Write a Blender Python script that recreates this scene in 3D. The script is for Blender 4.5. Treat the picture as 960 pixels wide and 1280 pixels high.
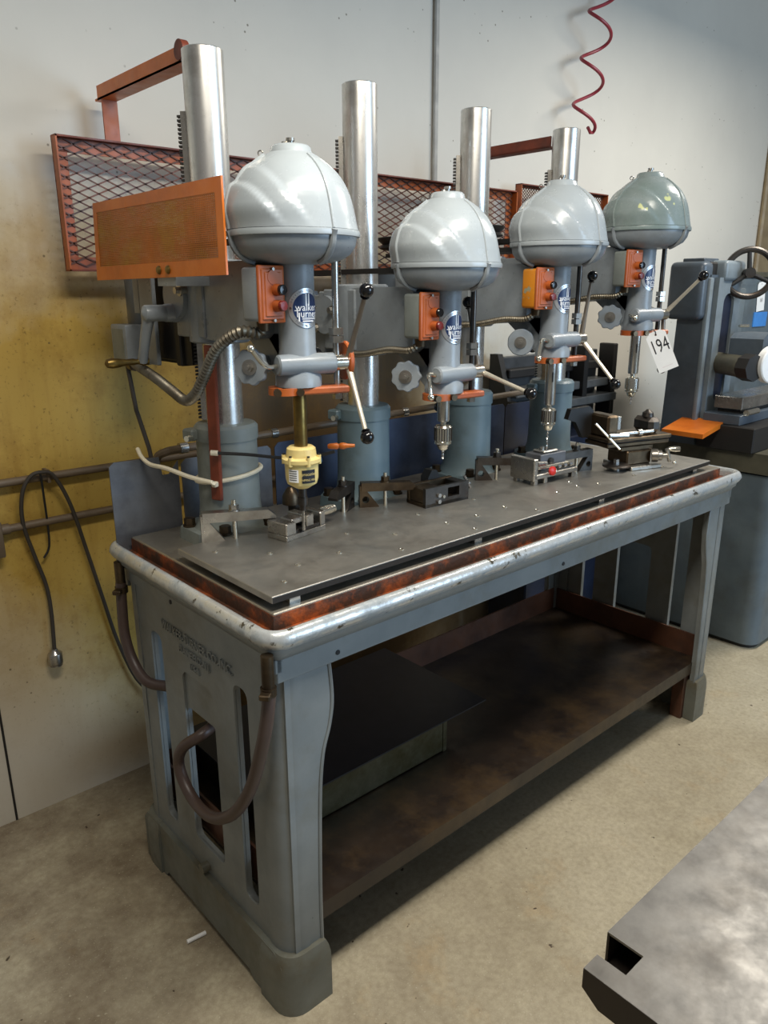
import bpy, bmesh, math, random
from math import sin, cos, pi, radians, atan2, sqrt, exp
from mathutils import Vector, Matrix
from mathutils.geometry import delaunay_2d_cdt
random.seed(7)
for o in list(bpy.data.objects): bpy.data.objects.remove(o, do_unlink=True)
SC = bpy.context.scene
COL = SC.collection

# ------------------------------------------------------------------ camera
F, YAW, PITCH, ROLL = 947.3, 0.8444, 0.2873, -0.0034
CAM = Vector((-0.632, -1.0068, 1.4545))
fw = Vector((cos(YAW)*cos(PITCH), sin(YAW)*cos(PITCH), -sin(PITCH)))
rt = Vector((sin(YAW), -cos(YAW), 0)); up = rt.cross(fw)
r2 = cos(ROLL)*rt + sin(ROLL)*up; u2 = -sin(ROLL)*rt + cos(ROLL)*up
cd = bpy.data.cameras.new('camera'); cam = bpy.data.objects.new('camera', cd); COL.objects.link(cam)
M = Matrix((r2, u2, -fw)).transposed().to_4x4(); M.translation = CAM
cam.matrix_world = M
cd.sensor_width = 36; cd.sensor_fit = 'AUTO'; cd.lens = F*36/1280; cd.clip_start = .02
SC.camera = cam

# ------------------------------------------------------------------ light
W = bpy.data.worlds.new('world'); SC.world = W; W.use_nodes = True
W.node_tree.nodes['Background'].inputs[0].default_value = (1.0, .985, .96, 1)
W.node_tree.nodes['Background'].inputs[1].default_value = .15
def area(name, loc, target, sx, sy, power, col):
    l = bpy.data.lights.new(name, 'AREA'); l.shape = 'RECTANGLE'; l.size = sx; l.size_y = sy
    l.energy = power; l.color = col
    o = bpy.data.objects.new(name, l); COL.objects.link(o); o.location = loc
    o.rotation_euler = (Vector(target)-Vector(loc)).to_track_quat('-Z', 'Y').to_euler()
area('fluorescent_lamp', (.15, -.45, 2.38), (.15, -.38, 0), 1.3, .25, 38, (1, .945, .84))
area('fluorescent_lamp_far', (2.75, -.2, 2.6), (2.75, -.15, 0), 1.3, .25, 42, (1, .95, .86))
area('daylight_door', (2.6, -4.6, 1.9), (.8, 0, .8), 2.6, 2.4, 150, (.52, .74, 1.0))
SC.view_settings.view_transform = 'Standard'; SC.view_settings.look = 'None'
SC.view_settings.gamma = 1; SC.view_settings.use_curve_mapping = False
SC.view_settings.exposure = 0.0

# ------------------------------------------------------------------ materials
def lin(c): return tuple(((v/255)/12.92 if v/255 <= .04045 else ((v/255+.055)/1.055)**2.4) for v in c)
class NT:
    def __init__(s, name):
        s.m = bpy.data.materials.new(name); s.m.use_nodes = True; s.t = s.m.node_tree
        s.b = s.t.nodes['Principled BSDF']; s.tc = s.t.nodes.new('ShaderNodeTexCoord')
    def n(s, typ, **kw):
        x = s.t.nodes.new(typ)
        for k, v in kw.items(): setattr(x, k, v)
        return x
    def l(s, a, b): s.t.links.new(a, b)
    def val(s, sock, v):
        if hasattr(v, 'links'): s.l(v, sock)
        else: sock.default_value = v if not isinstance(v, tuple) or len(v) != 3 else (*v, 1)
    def noise(s, scale, detail=4, rough=.6, coord='Object', vec=None):
        x = s.n('ShaderNodeTexNoise'); x.inputs['Scale'].default_value = scale
        x.inputs['Detail'].default_value = detail; x.inputs['Roughness'].default_value = rough
        s.l(vec if vec is not None else s.tc.outputs[coord], x.inputs['Vector']); return x.outputs['Fac']
    def rng(s, f, a, b, c=0., d=1.):
        x = s.n('ShaderNodeMapRange'); s.l(f, x.inputs[0])
        for i, v in enumerate((a, b, c, d)): x.inputs[i+1].default_value = v
        return x.outputs[0]
    def mix(s, f, a, b):
        x = s.n('ShaderNodeMix', data_type='RGBA'); s.val(x.inputs[0], f); s.val(x.inputs[6], a); s.val(x.inputs[7], b)
        return x.outputs[2]
    def math(s, op, a, b=0.):
        x = s.n('ShaderNodeMath', operation=op); s.val(x.inputs[0], a); s.val(x.inputs[1], b); return x.outputs[0]
    def scaled(s, v, coord='Object'):
        x = s.n('ShaderNodeMapping'); x.inputs['Scale'].default_value = v; s.l(s.tc.outputs[coord], x.inputs[0]); return x.outputs[0]
    def bump(s, f, strength=.2, dist=.002):
        x = s.n('ShaderNodeBump'); x.inputs['Strength'].default_value = strength; x.inputs['Distance'].default_value = dist
        s.l(f, x.inputs['Height']); s.l(x.outputs[0], s.b.inputs['Normal'])
    def set(s, col, rough, metal=0., spec=.5):
        s.val(s.b.inputs['Base Color'], col); s.val(s.b.inputs['Roughness'], rough); s.val(s.b.inputs['Metallic'], metal)
        s.b.inputs['Specular IOR Level'].default_value = spec
        return s.m
def paint(name, c, c2=None, rough=.35, grime=None, gscale=6, gamt=.5, chip=None, chipthr=.70, chipscale=22, fine=.05, metal=0.):
    """gloss paint: soft tone variation, grime blotches, optional paint chips"""
    s = NT(name); c = lin(c); c2 = lin(c2) if c2 else tuple(v*.85 for v in c)
    col = s.mix(s.rng(s.noise(9, 5), .35, .65), c, c2)
    if grime: col = s.mix(s.math('MULTIPLY', s.rng(s.noise(gscale, 6, .7), .48, .68), gamt), col, lin(grime))
    r = s.rng(s.noise(30, 3), .3, .7, rough*.8, rough*1.25)
    if chip: col = s.mix(s.rng(s.noise(chipscale, 3, .55), chipthr, chipthr+.015), col, lin(chip))
    s.bump(s.noise(70, 3), fine, .002)
    return s.set(col, r, metal)
def metal(name, c, c2=None, rough=.3, stain=None, samt=.6, sscale=8, stretch=None, bump=.05):
    s = NT(name); c = lin(c); c2 = lin(c2) if c2 else tuple(v*.7 for v in c)
    v = s.scaled(stretch) if stretch else None
    f = s.noise(14, 5, .65, vec=v)
    col = s.mix(s.rng(f, .35, .65), c, c2)
    if stain: col = s.mix(s.math('MULTIPLY', s.rng(s.noise(sscale, 5, .7), .5, .66), samt), col, lin(stain))
    s.bump(s.noise(90, 3, vec=v), bump, .001)
    return s.set(col, s.rng(f, .3, .7, rough*.8, rough*1.3), .92)
def plain(name, c, rough=.5, metal_=0., var=.85):
    s = NT(name); c = lin(c)
    return s.set(s.mix(s.rng(s.noise(20, 3), .35, .65), c, tuple(v*var for v in c)), rough, metal_)

MAT = {}
G = MAT
G['hood'] = paint('hood_grey_paint', (158, 165, 168), (152, 159, 163), .24, fine=.03)
G['hood_chipped'] = paint('chipped_hood_paint', (140, 150, 150), (120, 134, 130), .25, chip=(205, 208, 150), chipthr=.66, chipscale=11, fine=.08)
G['grey'] = paint('machine_grey_paint', (138, 145, 150), (124, 131, 137), .32, grime=(96, 92, 80), gamt=.4, fine=.12)
G['bluegrey'] = paint('blue_grey_base_paint', (112, 130, 136), (98, 118, 126), .4, grime=(72, 74, 66), gamt=.5, chip=(52, 60, 62), chipthr=.73, chipscale=14)
G['oldgrey'] = paint('old_grey_base_paint', (126, 132, 128), (112, 118, 114), .45, grime=(84, 80, 62), gamt=.5, chip=(50, 52, 50), chipthr=.75, chipscale=16)
G['frame'] = paint('bench_frame_paint', (128, 132, 131), (116, 121, 121), .36, grime=(100, 92, 70), gscale=4, gamt=.45, chip=(40, 40, 38), chipthr=.77, chipscale=26)
G['frame_base'] = paint('grimy_frame_base_paint', (112, 114, 106), (98, 100, 92), .42, grime=(88, 74, 46), gscale=6, gamt=.65, chip=(188, 190, 140), chipthr=.77, chipscale=24)
G['orange'] = paint('orange_safety_paint', (214, 118, 34), (198, 100, 26), .38, grime=(130, 70, 30), gamt=.35)
G['orange_red'] = paint('orange_red_paint', (176, 92, 40), (158, 76, 32), .42, grime=(90, 48, 28), gamt=.6)
G['orange_worn'] = paint('worn_orange_paint', (208, 134, 28), (196, 116, 20), .45, chip=(150, 146, 120), chipthr=.62, chipscale=40)
G['screen'] = paint('orange_screen_wire', (196, 112, 34), (150, 86, 28), .5, grime=(205, 160, 20), gscale=9, gamt=.5)
G['rustred'] = paint('rust_red_bar_paint', (132, 58, 32), (96, 42, 26), .5, grime=(50, 28, 20), gamt=.6)
G['steel'] = metal('polished_steel', (200, 198, 194), (170, 168, 164), .22)
G['column'] = metal('column_steel', (232, 230, 226), (200, 198, 192), .28, stain=(120, 108, 90), samt=.35, stretch=(3, 3, .5), bump=.006)
G['lever'] = plain('bare_lever_steel', (206, 198, 180), .32, .45, .8)
G['lever_dark'] = plain('dark_lever_steel', (128, 118, 106), .35, .5, .8)
G['chrome'] = metal('bright_chrome', (222, 218, 205), (205, 200, 185), .12, bump=.01)
G['darksteel'] = metal('dark_steel', (96, 92, 88), (66, 62, 58), .38, stain=(70, 54, 40), samt=.6)
G['toolsteel'] = metal('ground_tool_steel', (192, 188, 180), (156, 152, 144), .28, stain=(90, 76, 60), samt=.4)
G['brown_steel'] = metal('oil_browned_steel', (108, 92, 72), (72, 62, 50), .4, stain=(64, 48, 32))
G['plate'] = metal('fixture_plate_steel', (176, 172, 164), (160, 156, 148), .46, stain=(140, 132, 122), samt=.4, sscale=5)
G['tabletop'] = metal('table_top_steel', (182, 176, 164), (164, 158, 146), .46, stain=(140, 124, 100), samt=.4)
G['edge'] = plain('plate_edge_black_steel', (58, 52, 46), .45, .6)
G['brass'] = metal('brown_brass_sleeve', (140, 116, 62), (100, 82, 48), .38, stain=(70, 58, 40))
G['black'] = plain('black_plastic', (18, 18, 20), .12)
G['blackmat'] = plain('matt_black', (26, 25, 25), .6)
G['dark'] = plain('dark_oily_steel', (44, 42, 40), .5, .3)
G['cream'] = paint('cream_casting_paint', (228, 208, 140), (214, 190, 120), .4, grime=(160, 130, 70), gamt=.4)
G['white'] = plain('white_plastic', (240, 240, 238), .45, 0, .95)
G['nylon'] = plain('white_nylon_tie', (225, 215, 190), .4, 0, .9)
G['navy'] = plain('navy_badge_print', (32, 52, 92), .35)
G['badge'] = metal('silver_badge', (222, 224, 226), (205, 208, 212), .35)
G['badgewhite'] = plain('badge_white_print', (236, 238, 240), .4, 0, .96)
G['ink'] = plain('black_ink', (22, 24, 30), .6)
G['redink'] = plain('faint_red_ink', (214, 190, 196), .6)
G['redbutton'] = plain('red_button', (104, 26, 20), .3)
G['red'] = plain('red_plastic', (205, 38, 26), .35)
G['redhose'] = plain('red_air_hose', (150, 46, 58), .4)
G['hose'] = plain('brown_rubber_hose', (78, 62, 56), .42)
G['cord'] = plain('dark_rubber_cord', (62, 56, 50), .5)
G['conduit'] = metal('flexible_conduit_metal', (140, 134, 120), (110, 102, 88), .45, stain=(80, 70, 54))
G['pipe'] = paint('painted_wall_pipe', (112, 96, 78), (94, 80, 62), .5, grime=(80, 60, 34), gamt=.5)
G['blue'] = plain('blue_hose', (30, 76, 110), .35)
G['tape'] = plain('blue_tape', (70, 140, 215), .6)
G['splash'] = paint('blue_grey_splash_sheet', (112, 114, 118), (96, 99, 105), .4, grime=(60, 60, 64), gamt=.6, metal=.3)
G['splash_blue'] = paint('blue_splash_sheet', (66, 78, 102), (52, 62, 84), .4, grime=(36, 38, 46), gamt=.6, metal=.2)
G['navy_steel'] = paint('navy_black_sheet', (34, 42, 62), (26, 30, 44), .4)
G['shelf'] = paint('oily_brown_steel_shelf', (50, 40, 32), (36, 29, 25), .36, grime=(92, 72, 46), gscale=3.5, gamt=.55)
G['shelf_lip'] = paint('rusty_brown_shelf_lip', (92, 58, 40), (70, 45, 33), .45, grime=(50, 36, 28), gamt=.5)
G['lid'] = plain('black_sheet_lid', (50, 50, 54), .38, .4)
G['galv'] = metal('galvanised_sheet', (130, 122, 96), (92, 86, 60), .45, stain=(90, 78, 44), samt=.6)
G['grinder'] = paint('grinder_blue_grey_paint', (84, 94, 104), (72, 82, 92), .35, grime=(60, 60, 56), gamt=.4)
G['grinder_light'] = paint('grinder_light_grey_paint', (122, 132, 138), (108, 118, 124), .35, grime=(84, 84, 76), gamt=.4)
G['cabinet'] = paint('cabinet_grey_blue_paint', (98, 109, 114), (86, 97, 104), .38, grime=(80, 82, 78), gamt=.5)
G['olive'] = paint('oily_olive_casting', (92, 88, 72), (72, 70, 58), .42, grime=(50, 46, 36), gamt=.6)
G['hotsteel'] = metal('mill_scale_steel', (128, 126, 122), (112, 110, 107), .42, stain=(98, 92, 84), samt=.4, sscale=5, bump=.12)
G['bedgrey'] = paint('dark_bed_grey_paint', (70, 72, 74), (58, 60, 62), .42, grime=(44, 42, 38), gamt=.5)
G['ledge'] = paint('worn_ledge_grey_paint', (104, 106, 106), (86, 88, 88), .4, grime=(60, 56, 48), gamt=.5)
G['hotdark'] = plain('dark_cut_steel', (50, 42, 36), .5, .5)

def wall_mat():
    s = NT('stained_wall_paint')
    sep = s.n('ShaderNodeSeparateXYZ'); s.l(s.tc.outputs['Object'], sep.inputs[0]); x, z = sep.outputs[0], sep.outputs[2]
    base = s.mix(s.rng(s.noise(1.3, 5), .3, .7), lin((212, 207, 195)), lin((200, 195, 184)))
    # oil stain: own ragged outline, thrown up from the machines
    nx = s.math('MULTIPLY', s.math('SUBTRACT', s.noise(2.2, 5, .65), .5), .8)
    top = s.rng(s.math('ADD', z, nx), 1.72, 1.25)
    low = s.rng(s.math('ADD', z, s.math('MULTIPLY', x, .9)), .05, .75, .12, 1)
    lef = s.rng(s.math('ADD', x, nx), -.6, .15, .7, 1)
    rig = s.rng(s.math('ADD', x, nx), 2.0, .9)
    f = s.math('MULTIPLY', s.math('MULTIPLY', top, low), s.math('MULTIPLY', lef, rig))
    f = s.math('MULTIPLY', f, s.rng(s.noise(3.5, 6, .7), .25, .55, .82, 1))
    f = s.rng(f, .0, .8)
    col = s.mix(f, base, lin((184, 152, 70)))
    br = s.math('MULTIPLY', s.rng(s.math('ADD', x, nx), .42, .62), s.rng(s.math('ADD', x, nx), 1.65, 1.3))  # low brown area behind the columns, with its shade painted into the colour
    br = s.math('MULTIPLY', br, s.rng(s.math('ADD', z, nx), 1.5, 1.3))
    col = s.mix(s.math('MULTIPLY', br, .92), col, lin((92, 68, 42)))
    drip = s.noise(6, 4, .6, vec=s.scaled((6, 1, .7)))
    col = s.mix(s.math('MULTIPLY', s.math('MULTIPLY', s.rng(drip, .52, .72), f), .22), col, lin((138, 96, 30)))
    blot = s.rng(s.noise(5.5, 7, .75), .5, .66)
    col = s.mix(s.math('MULTIPLY', s.math('MULTIPLY', blot, f), .5), col, lin((140, 102, 34)))
    fleck = s.rng(s.noise(85, 4, .7), .60, .66)
    col = s.mix(s.math('MULTIPLY', s.math('MULTIPLY', fleck, f), .55), col, lin((98, 74, 30)))
    sp = s.n('ShaderNodeTexVoronoi'); sp.inputs['Scale'].default_value = 26; s.l(s.tc.outputs['Object'], sp.inputs[0])
    spk = s.math('MULTIPLY', s.rng(sp.outputs['Distance'], .10, .06), s.rng(s.noise(5, 3), .52, .58))
    col = s.mix(s.math('MULTIPLY', spk, .75), col, lin((84, 70, 46)))
    s.bump(s.noise(40, 4), .15, .003)
    return s.set(col, .6)
def floor_mat():
    s = NT('stained_concrete')
    col = s.mix(s.rng(s.noise(2.4, 7, .65), .32, .68), lin((190, 180, 156)), lin((164, 153, 128)))
    col = s.mix(s.math('MULTIPLY', s.rng(s.noise(18, 6, .7), .45, .7), .5), col, lin((198, 188, 160)))
    sep = s.n('ShaderNodeSeparateXYZ'); s.l(s.tc.outputs['Object'], sep.inputs[0])
    near = s.math('MULTIPLY', s.rng(sep.outputs[0], .9, -.1), s.rng(sep.outputs[1], -.6, .3))
    oil = s.math('MULTIPLY', s.rng(s.noise(2.6, 7, .72), .36, .60), near)
    col = s.mix(s.math('MULTIPLY', oil, .8), col, lin((92, 72, 54)))
    col = s.mix(s.math('MULTIPLY', s.rng(s.noise(4.3, 6, .7), .56, .68), .3), col, lin((170, 138, 92)))
    col = s.mix(s.math('MULTIPLY', s.rng(s.noise(75, 5, .75), .42, .68), .42), col, lin((112, 98, 74)))
    col = s.mix(s.math('MULTIPLY', s.rng(s.noise(150, 3, .6), .6, .72), .45), col, lin((216, 208, 184)))
    col = s.mix(s.rng(s.noise(34, 2, .5), .735, .76), col, lin((70, 56, 42)))
    s.bump(s.noise(60, 5), .3, .003)
    return s.set(col, s.rng(s.noise(5, 4), .3, .7, .42, .65))
def trough_mat():
    s = NT('rusty_trough')
    col = s.mix(s.rng(s.noise(13, 6, .7), .48, .68), lin((64, 40, 26)), lin((164, 78, 24)))
    col = s.mix(s.rng(s.noise(50, 5, .7), .52, .7), col, lin((92, 50, 26)))
    s.bump(s.noise(80, 5), .5, .003); return s.set(col, .6)
def lip_mat():
    s = NT('worn_lip_paint')
    f = s.rng(s.noise(14, 5, .7), .4, .56)
    col = s.mix(f, lin((150, 156, 158)), lin((210, 212, 210)))
    col = s.mix(s.rng(s.noise(30, 5, .7), .60, .66), col, lin((78, 72, 58)))
    s.bump(s.noise(30, 3), .4, .004)
    return s.set(col, .28, s.math('MULTIPLY', f, .6))
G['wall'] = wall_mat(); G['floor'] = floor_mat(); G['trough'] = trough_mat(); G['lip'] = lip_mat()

# ------------------------------------------------------------------ mesh builder (world coordinates)
ORG = {}
def basis(d):
    d = Vector(d).normalized(); a = Vector((0, 0, 1)) if abs(d.z) < .95 else Vector((1, 0, 0))
    x = a.cross(d).normalized(); return x, d.cross(x), d
def smooth_path(pts, n=8, closed=False):
    P = [Vector(p) for p in pts]; out = []; m = len(P)
    for i in range(m-1):
        p0 = P[max(i-1, 0)]; p1 = P[i]; p2 = P[i+1]; p3 = P[min(i+2, m-1)]
        for k in range(n):
            t = k/n
            out.append(.5*((2*p1)+(p2-p0)*t+(2*p0-5*p1+4*p2-p3)*t*t+(3*p1-p0-3*p2+p3)*t**3))
    out.append(P[-1]); return out
class MB:
    def __init__(s): s.v = []; s.f = []
    def add(s, V, Fc):
        n = len(s.v); s.v += [Vector(p) for p in V]; s.f += [tuple(i+n for i in f) for f in Fc]; return s
    def box(s, c, d, rz=0, bev=0, seg=1, rx=0, ry=0):
        bm = bmesh.new(); bmesh.ops.create_cube(bm, size=1)
        bmesh.ops.scale(bm, vec=d, verts=bm.verts)
        if bev: bmesh.ops.bevel(bm, geom=list(bm.edges), offset=bev, segments=seg, profile=.5, affect='EDGES', clamp_overlap=True)
        R = Matrix.Translation(c) @ Matrix.Rotation(rz, 4, 'Z') @ Matrix.Rotation(ry, 4, 'Y') @ Matrix.Rotation(rx, 4, 'X')
        bm.verts.ensure_lookup_table(); bm.verts.index_update()
        s.add([R @ v.co for v in bm.verts], [[v.index for v in f.verts] for f in bm.faces]); bm.free(); return s
    def span(s, a, b, bev=0, seg=1):
        a = Vector(a); b = Vector(b); return s.box((a+b)/2, [abs(k) for k in (b-a)], 0, bev, seg)
    def cyl(s, a, b, r, r1=None, n=20, rot=0):
        r1 = r if r1 is None else r1; a = Vector(a); b = Vector(b); x, y, d = basis(b-a); V = []
        for p, q in ((a, r), (b, r1)): V += [p+(x*cos(2*pi*i/n+rot)+y*sin(2*pi*i/n+rot))*q for i in range(n)]
        Fc = [(i, (i+1) % n, n+(i+1) % n, n+i) for i in range(n)]
        Fc += [tuple(range(n-1, -1, -1)), tuple(range(n, 2*n))]
        return s.add(V, Fc)
    def lathe(s, a, d, prof, n=24):
        """prof: (radius, distance along d)"""
        a = Vector(a); x, y, d = basis(d); V = []; m = len(prof)
        for r, h in prof: V += [a+d*h+(x*cos(2*pi*i/n)+y*sin(2*pi*i/n))*max(r, 1e-5) for i in range(n)]
        Fc = [(k*n+i, k*n+(i+1) % n, (k+1)*n+(i+1) % n, (k+1)*n+i) for k in range(m-1) for i in range(n)]
        Fc += [tuple(range(n-1, -1, -1)), tuple(range((m-1)*n, m*n))]
        return s.add(V, Fc)
    def ball(s, c, r, n=14):
        m = 9; return s.lathe(Vector(c)-Vector((0, 0, r)), (0, 0, 1), [(r*sin(pi*k/m), r-r*cos(pi*k/m)) for k in range(m+1)], n)
    def tube(s, pts, r, n=10, rib=None, cap=True):
        P = [Vector(p) for p in pts]; m = len(P); V = []; x = None
        for i, p in enumerate(P):
            d = (P[min(i+1, m-1)]-P[max(i-1, 0)]).normalized()
            if x is None: x = basis(d)[0]
            x = (x-d*x.dot(d)).normalized(); y = d.cross(x)
            q = r[i] if isinstance(r, (list, tuple)) else r
            if rib and i % 2: q *= rib
            V += [p+(x*cos(2*pi*k/n)+y*sin(2*pi*k/n))*q for k in range(n)]
        Fc = [(k*n+i, k*n+(i+1) % n, (k+1)*n+(i+1) % n, (k+1)*n+i) for k in range(m-1) for i in range(n)]
        if cap: Fc += [tuple(range(n-1, -1, -1)), tuple(range((m-1)*n, m*n))]
        return s.add(V, Fc)
    def ribbed(s, pts, r, pitch=.006, n=10):
        P = smooth_path(pts, 30); L = [0]
        for a, b in zip(P, P[1:]): L.append(L[-1]+(b-a).length)
        N = max(4, int(L[-1]/(pitch/2))); out = []; j = 0
        for k in range(N+1):
            t = L[-1]*k/N
            while j < len(L)-2 and L[j+1] < t: j += 1
            q = (t-L[j])/max(1e-9, L[j+1]-L[j]); out.append(P[j].lerp(P[j+1], q))
        return s.tube(out, r, n, rib=.73)
    def ring(s, c, d, R, r, n=40, m=8, flat=1.):
        c = Vector(c); x, y, d = basis(d); V = []
        for i in range(n):
            a = 2*pi*i/n; e = x*cos(a)+y*sin(a)
            V += [c+e*(R+r*cos(2*pi*k/m))+d*(r*flat*sin(2*pi*k/m)) for k in range(m)]
        return s.add(V, [(i*m+k, ((i+1) % n)*m+k, ((i+1) % n)*m+(k+1) % m, i*m+(k+1) % m) for i in range(n) for k in range(m)])
    def prism(s, poly, f0, f1):
        """poly of 2D points mapped by f0 / f1 to the two end faces"""
        n = len(poly); V = [f0(p) for p in poly]+[f1(p) for p in poly]
        return s.add(V, [tuple(range(n-1, -1, -1)), tuple(range(n, 2*n))]+[(i, (i+1) % n, n+(i+1) % n, n+i) for i in range(n)])
    def plate_with_holes(s, outer, holes, m0, m1):
        """outer polygon with hole polygons, extruded between maps m0, m1 (2D->3D)"""
        loops = []; P = []; E_ = []
        for lp in [outer]+holes:
            k0 = len(P); P += [Vector((p[0], p[1])) for p in lp]; ix = list(range(k0, len(P))); loops.append(ix)
            E_ += [(ix[i], ix[(i+1) % len(ix)]) for i in range(len(ix))]
        def inside(c, lp):
            r_ = False
            for i in range(len(lp)):
                (x1, y1), (x2, y2) = lp[i][:2], lp[i-1][:2]
                if (y1 > c[1]) != (y2 > c[1]) and c[0] < (x2-x1)*(c[1]-y1)/(y2-y1)+x1: r_ = not r_
            return r_
        res = delaunay_2d_cdt(P, E_, [], 0, 1e-7); tri = []
        for t in res[2]:
            c = sum((res[0][i] for i in t), Vector((0, 0)))/len(t)
            if inside(c, outer) and not any(inside(c, h) for h in holes): tri.append(list(t))
        mp = {}
        for k, org in enumerate(res[3]):
            for q in org: mp[q] = k
        P = [tuple(v) for v in res[0]]; n = len(P); loops = [[mp[i] for i in ix] for ix in loops]
        V = [m0(p) for p in P]+[m1(p) for p in P]; Fc = [tuple(t) for t in tri]+[tuple(i+n for i in reversed(t)) for t in tri]
        for ix in loops:
            for i in range(len(ix)): a, b = ix[i], ix[(i+1) % len(ix)]; Fc.append((a, b, b+n, a+n))
        return s.add(V, Fc)
    def build(s, name, mat, parent=None, ang=35, org=None):
        if org is not None: o0 = Vector(org)
        elif parent is not None: o0 = ORG[parent.name]
        else:
            xs = [v.x for v in s.v]; ys = [v.y for v in s.v]; o0 = Vector(((min(xs)+max(xs))/2, (min(ys)+max(ys))/2, min(v.z for v in s.v)))
        me = bpy.data.meshes.new(name); me.from_pydata([v-o0 for v in s.v], [], s.f)
        bm = bmesh.new(); bm.from_mesh(me); bmesh.ops.recalc_face_normals(bm, faces=bm.faces); bm.to_mesh(me); bm.free()
        me.polygons.foreach_set('use_smooth', [True]*len(me.polygons)); me.set_sharp_from_angle(angle=radians(ang))
        me.materials.append(G[mat] if isinstance(mat, str) else mat)
        o = bpy.data.objects.new(name, me); COL.objects.link(o)
        if parent is not None: o.parent = parent
        else: o.location = o0
        ORG[o.name] = o0; return o
def tag(o, label, cat, group=None):
    o['label'] = label; o['category'] = cat
    if group: o['group'] = group
    return o
def thing(name, loc, label, cat, group=None):
    o = bpy.data.objects.new(name, None); COL.objects.link(o); o.location = loc; o.empty_display_size = .05
    ORG[o.name] = Vector(loc); return tag(o, label, cat, group)
def struct(o): o['kind'] = 'structure'; return o
def stuff(o): o['kind'] = 'stuff'; return o
_txt = {}
def text_geo(txt, size=1., sx=1.):
    key = txt
    if key not in _txt:
        c = bpy.data.curves.new('letters', 'FONT'); c.body = txt; c.size = 1; c.align_x = 'CENTER'; c.align_y = 'CENTER'; c.resolution_u = 2
        o = bpy.data.objects.new('letters', c); COL.objects.link(o); dg = bpy.context.evaluated_depsgraph_get(); dg.update()
        me = bpy.data.meshes.new_from_object(o.evaluated_get(dg))
        _txt[key] = ([tuple(v.co) for v in me.vertices], [tuple(p.vertices) for p in me.polygons])
        bpy.data.objects.remove(o); bpy.data.meshes.remove(me); bpy.data.curves.remove(c)
    V, Fc = _txt[key]; return [(x*size*sx, y*size) for x, y, z in V], Fc
def solid(mb, V, Fc, m0, m1):
    n = len(V); cnt = {}
    for f in Fc:
        for i in range(len(f)): a, b = f[i], f[(i+1) % len(f)]; cnt[(a, b)] = 1
    side = [(a, b, b+n, a+n) for (a, b) in cnt if (b, a) not in cnt]
    return mb.add([m0(p) for p in V]+[m1(p) for p in V], list(Fc)+[tuple(i+n for i in reversed(f)) for f in Fc]+side)
def hexnut(mb, a, b, r): return mb.cyl(a, b, r, n=6)

# ------------------------------------------------------------------ the room
struct(MB().span((-4, -5, -.1), (7, 1.06, 0)).build('floor', 'floor', org=(0, 0, 0)))
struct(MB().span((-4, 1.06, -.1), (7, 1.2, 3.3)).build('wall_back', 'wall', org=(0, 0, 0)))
o = struct(MB().span((1.432, 1.046, 1.2), (1.454, 1.06, 3.3), .004).build('trim_1', paint('grey_conduit_paint', (170, 168, 162), (140, 138, 132), .45)))
o = struct(MB().span((-.206, 1.058, 0), (-.2, 1.0602, .9)).build('trim_2', 'dark'))
o = struct(MB().span((4.12, 1.03, 0), (4.3, 1.06, 2.3), .01).build('trim_3', paint('tan_door_post_paint', (150, 132, 100), (130, 112, 84), .5)))

# ------------------------------------------------------------------ the bench
TS = .895                      # table surface
LX, LY = 1.84, .71
bench = thing('machine_bench', (.92, .355, 0), 'long grey cast iron machine bench with rusty coolant trough carrying four drill presses', 'workbench')
def rrect(x0, y0, x1, y1, r, n=6):
    out = []
    for cx, cy, a0 in ((x1-r, y1-r, 0), (x0+r, y1-r, pi/2), (x0+r, y0+r, pi), (x1-r, y0+r, 1.5*pi)):
        out += [(cx+r*cos(a0+pi/2*k/n), cy+r*sin(a0+pi/2*k/n)) for k in range(n+1)]
    return out
MB().span((.05, .06, .85), (1.77, .655, TS), .002).build('table_top', 'tabletop', bench)
MB().span((.04, .05, .846), (1.78, .66, .862)).build('table_edge', 'trough', bench)
MB().span((.0485, .0585, .855), (1.7715, .6565, TS-.004)).build('table_side', 'trough', bench)
mb = MB(); mb.prism(rrect(.02, .02, LX-.02, LY-.02, .03), lambda p: (p[0], p[1], .842), lambda p: (p[0], p[1], .858)); mb.build('trough_floor', 'trough', bench)
# rolled lip: swept section around a rounded rectangle
sec = [(-.002, .864), (.000, .872), (.005, .880), (.012, .884), (.019, .881), (.023, .872), (.024, .857), (.030, .842), (.020, .838), (.012, .845), (.004, .853)]
mb = MB(); base = None
offs = []
for k, (d, z) in enumerate(sec):
    lp = rrect(d, d, LX-d, LY-d, max(.012, .05-d), 8); offs.append([(x, y, z) for x, y in lp])
n = len(offs[0]); m = len(sec)
mb.add([p for lp in offs for p in lp], [(k*n+i, k*n+(i+1) % n, ((k+1) % m)*n+(i+1) % n, ((k+1) % m)*n+i) for k in range(m) for i in range(n)])
mb.build('rolled_lip', 'lip', bench, 60)
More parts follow.
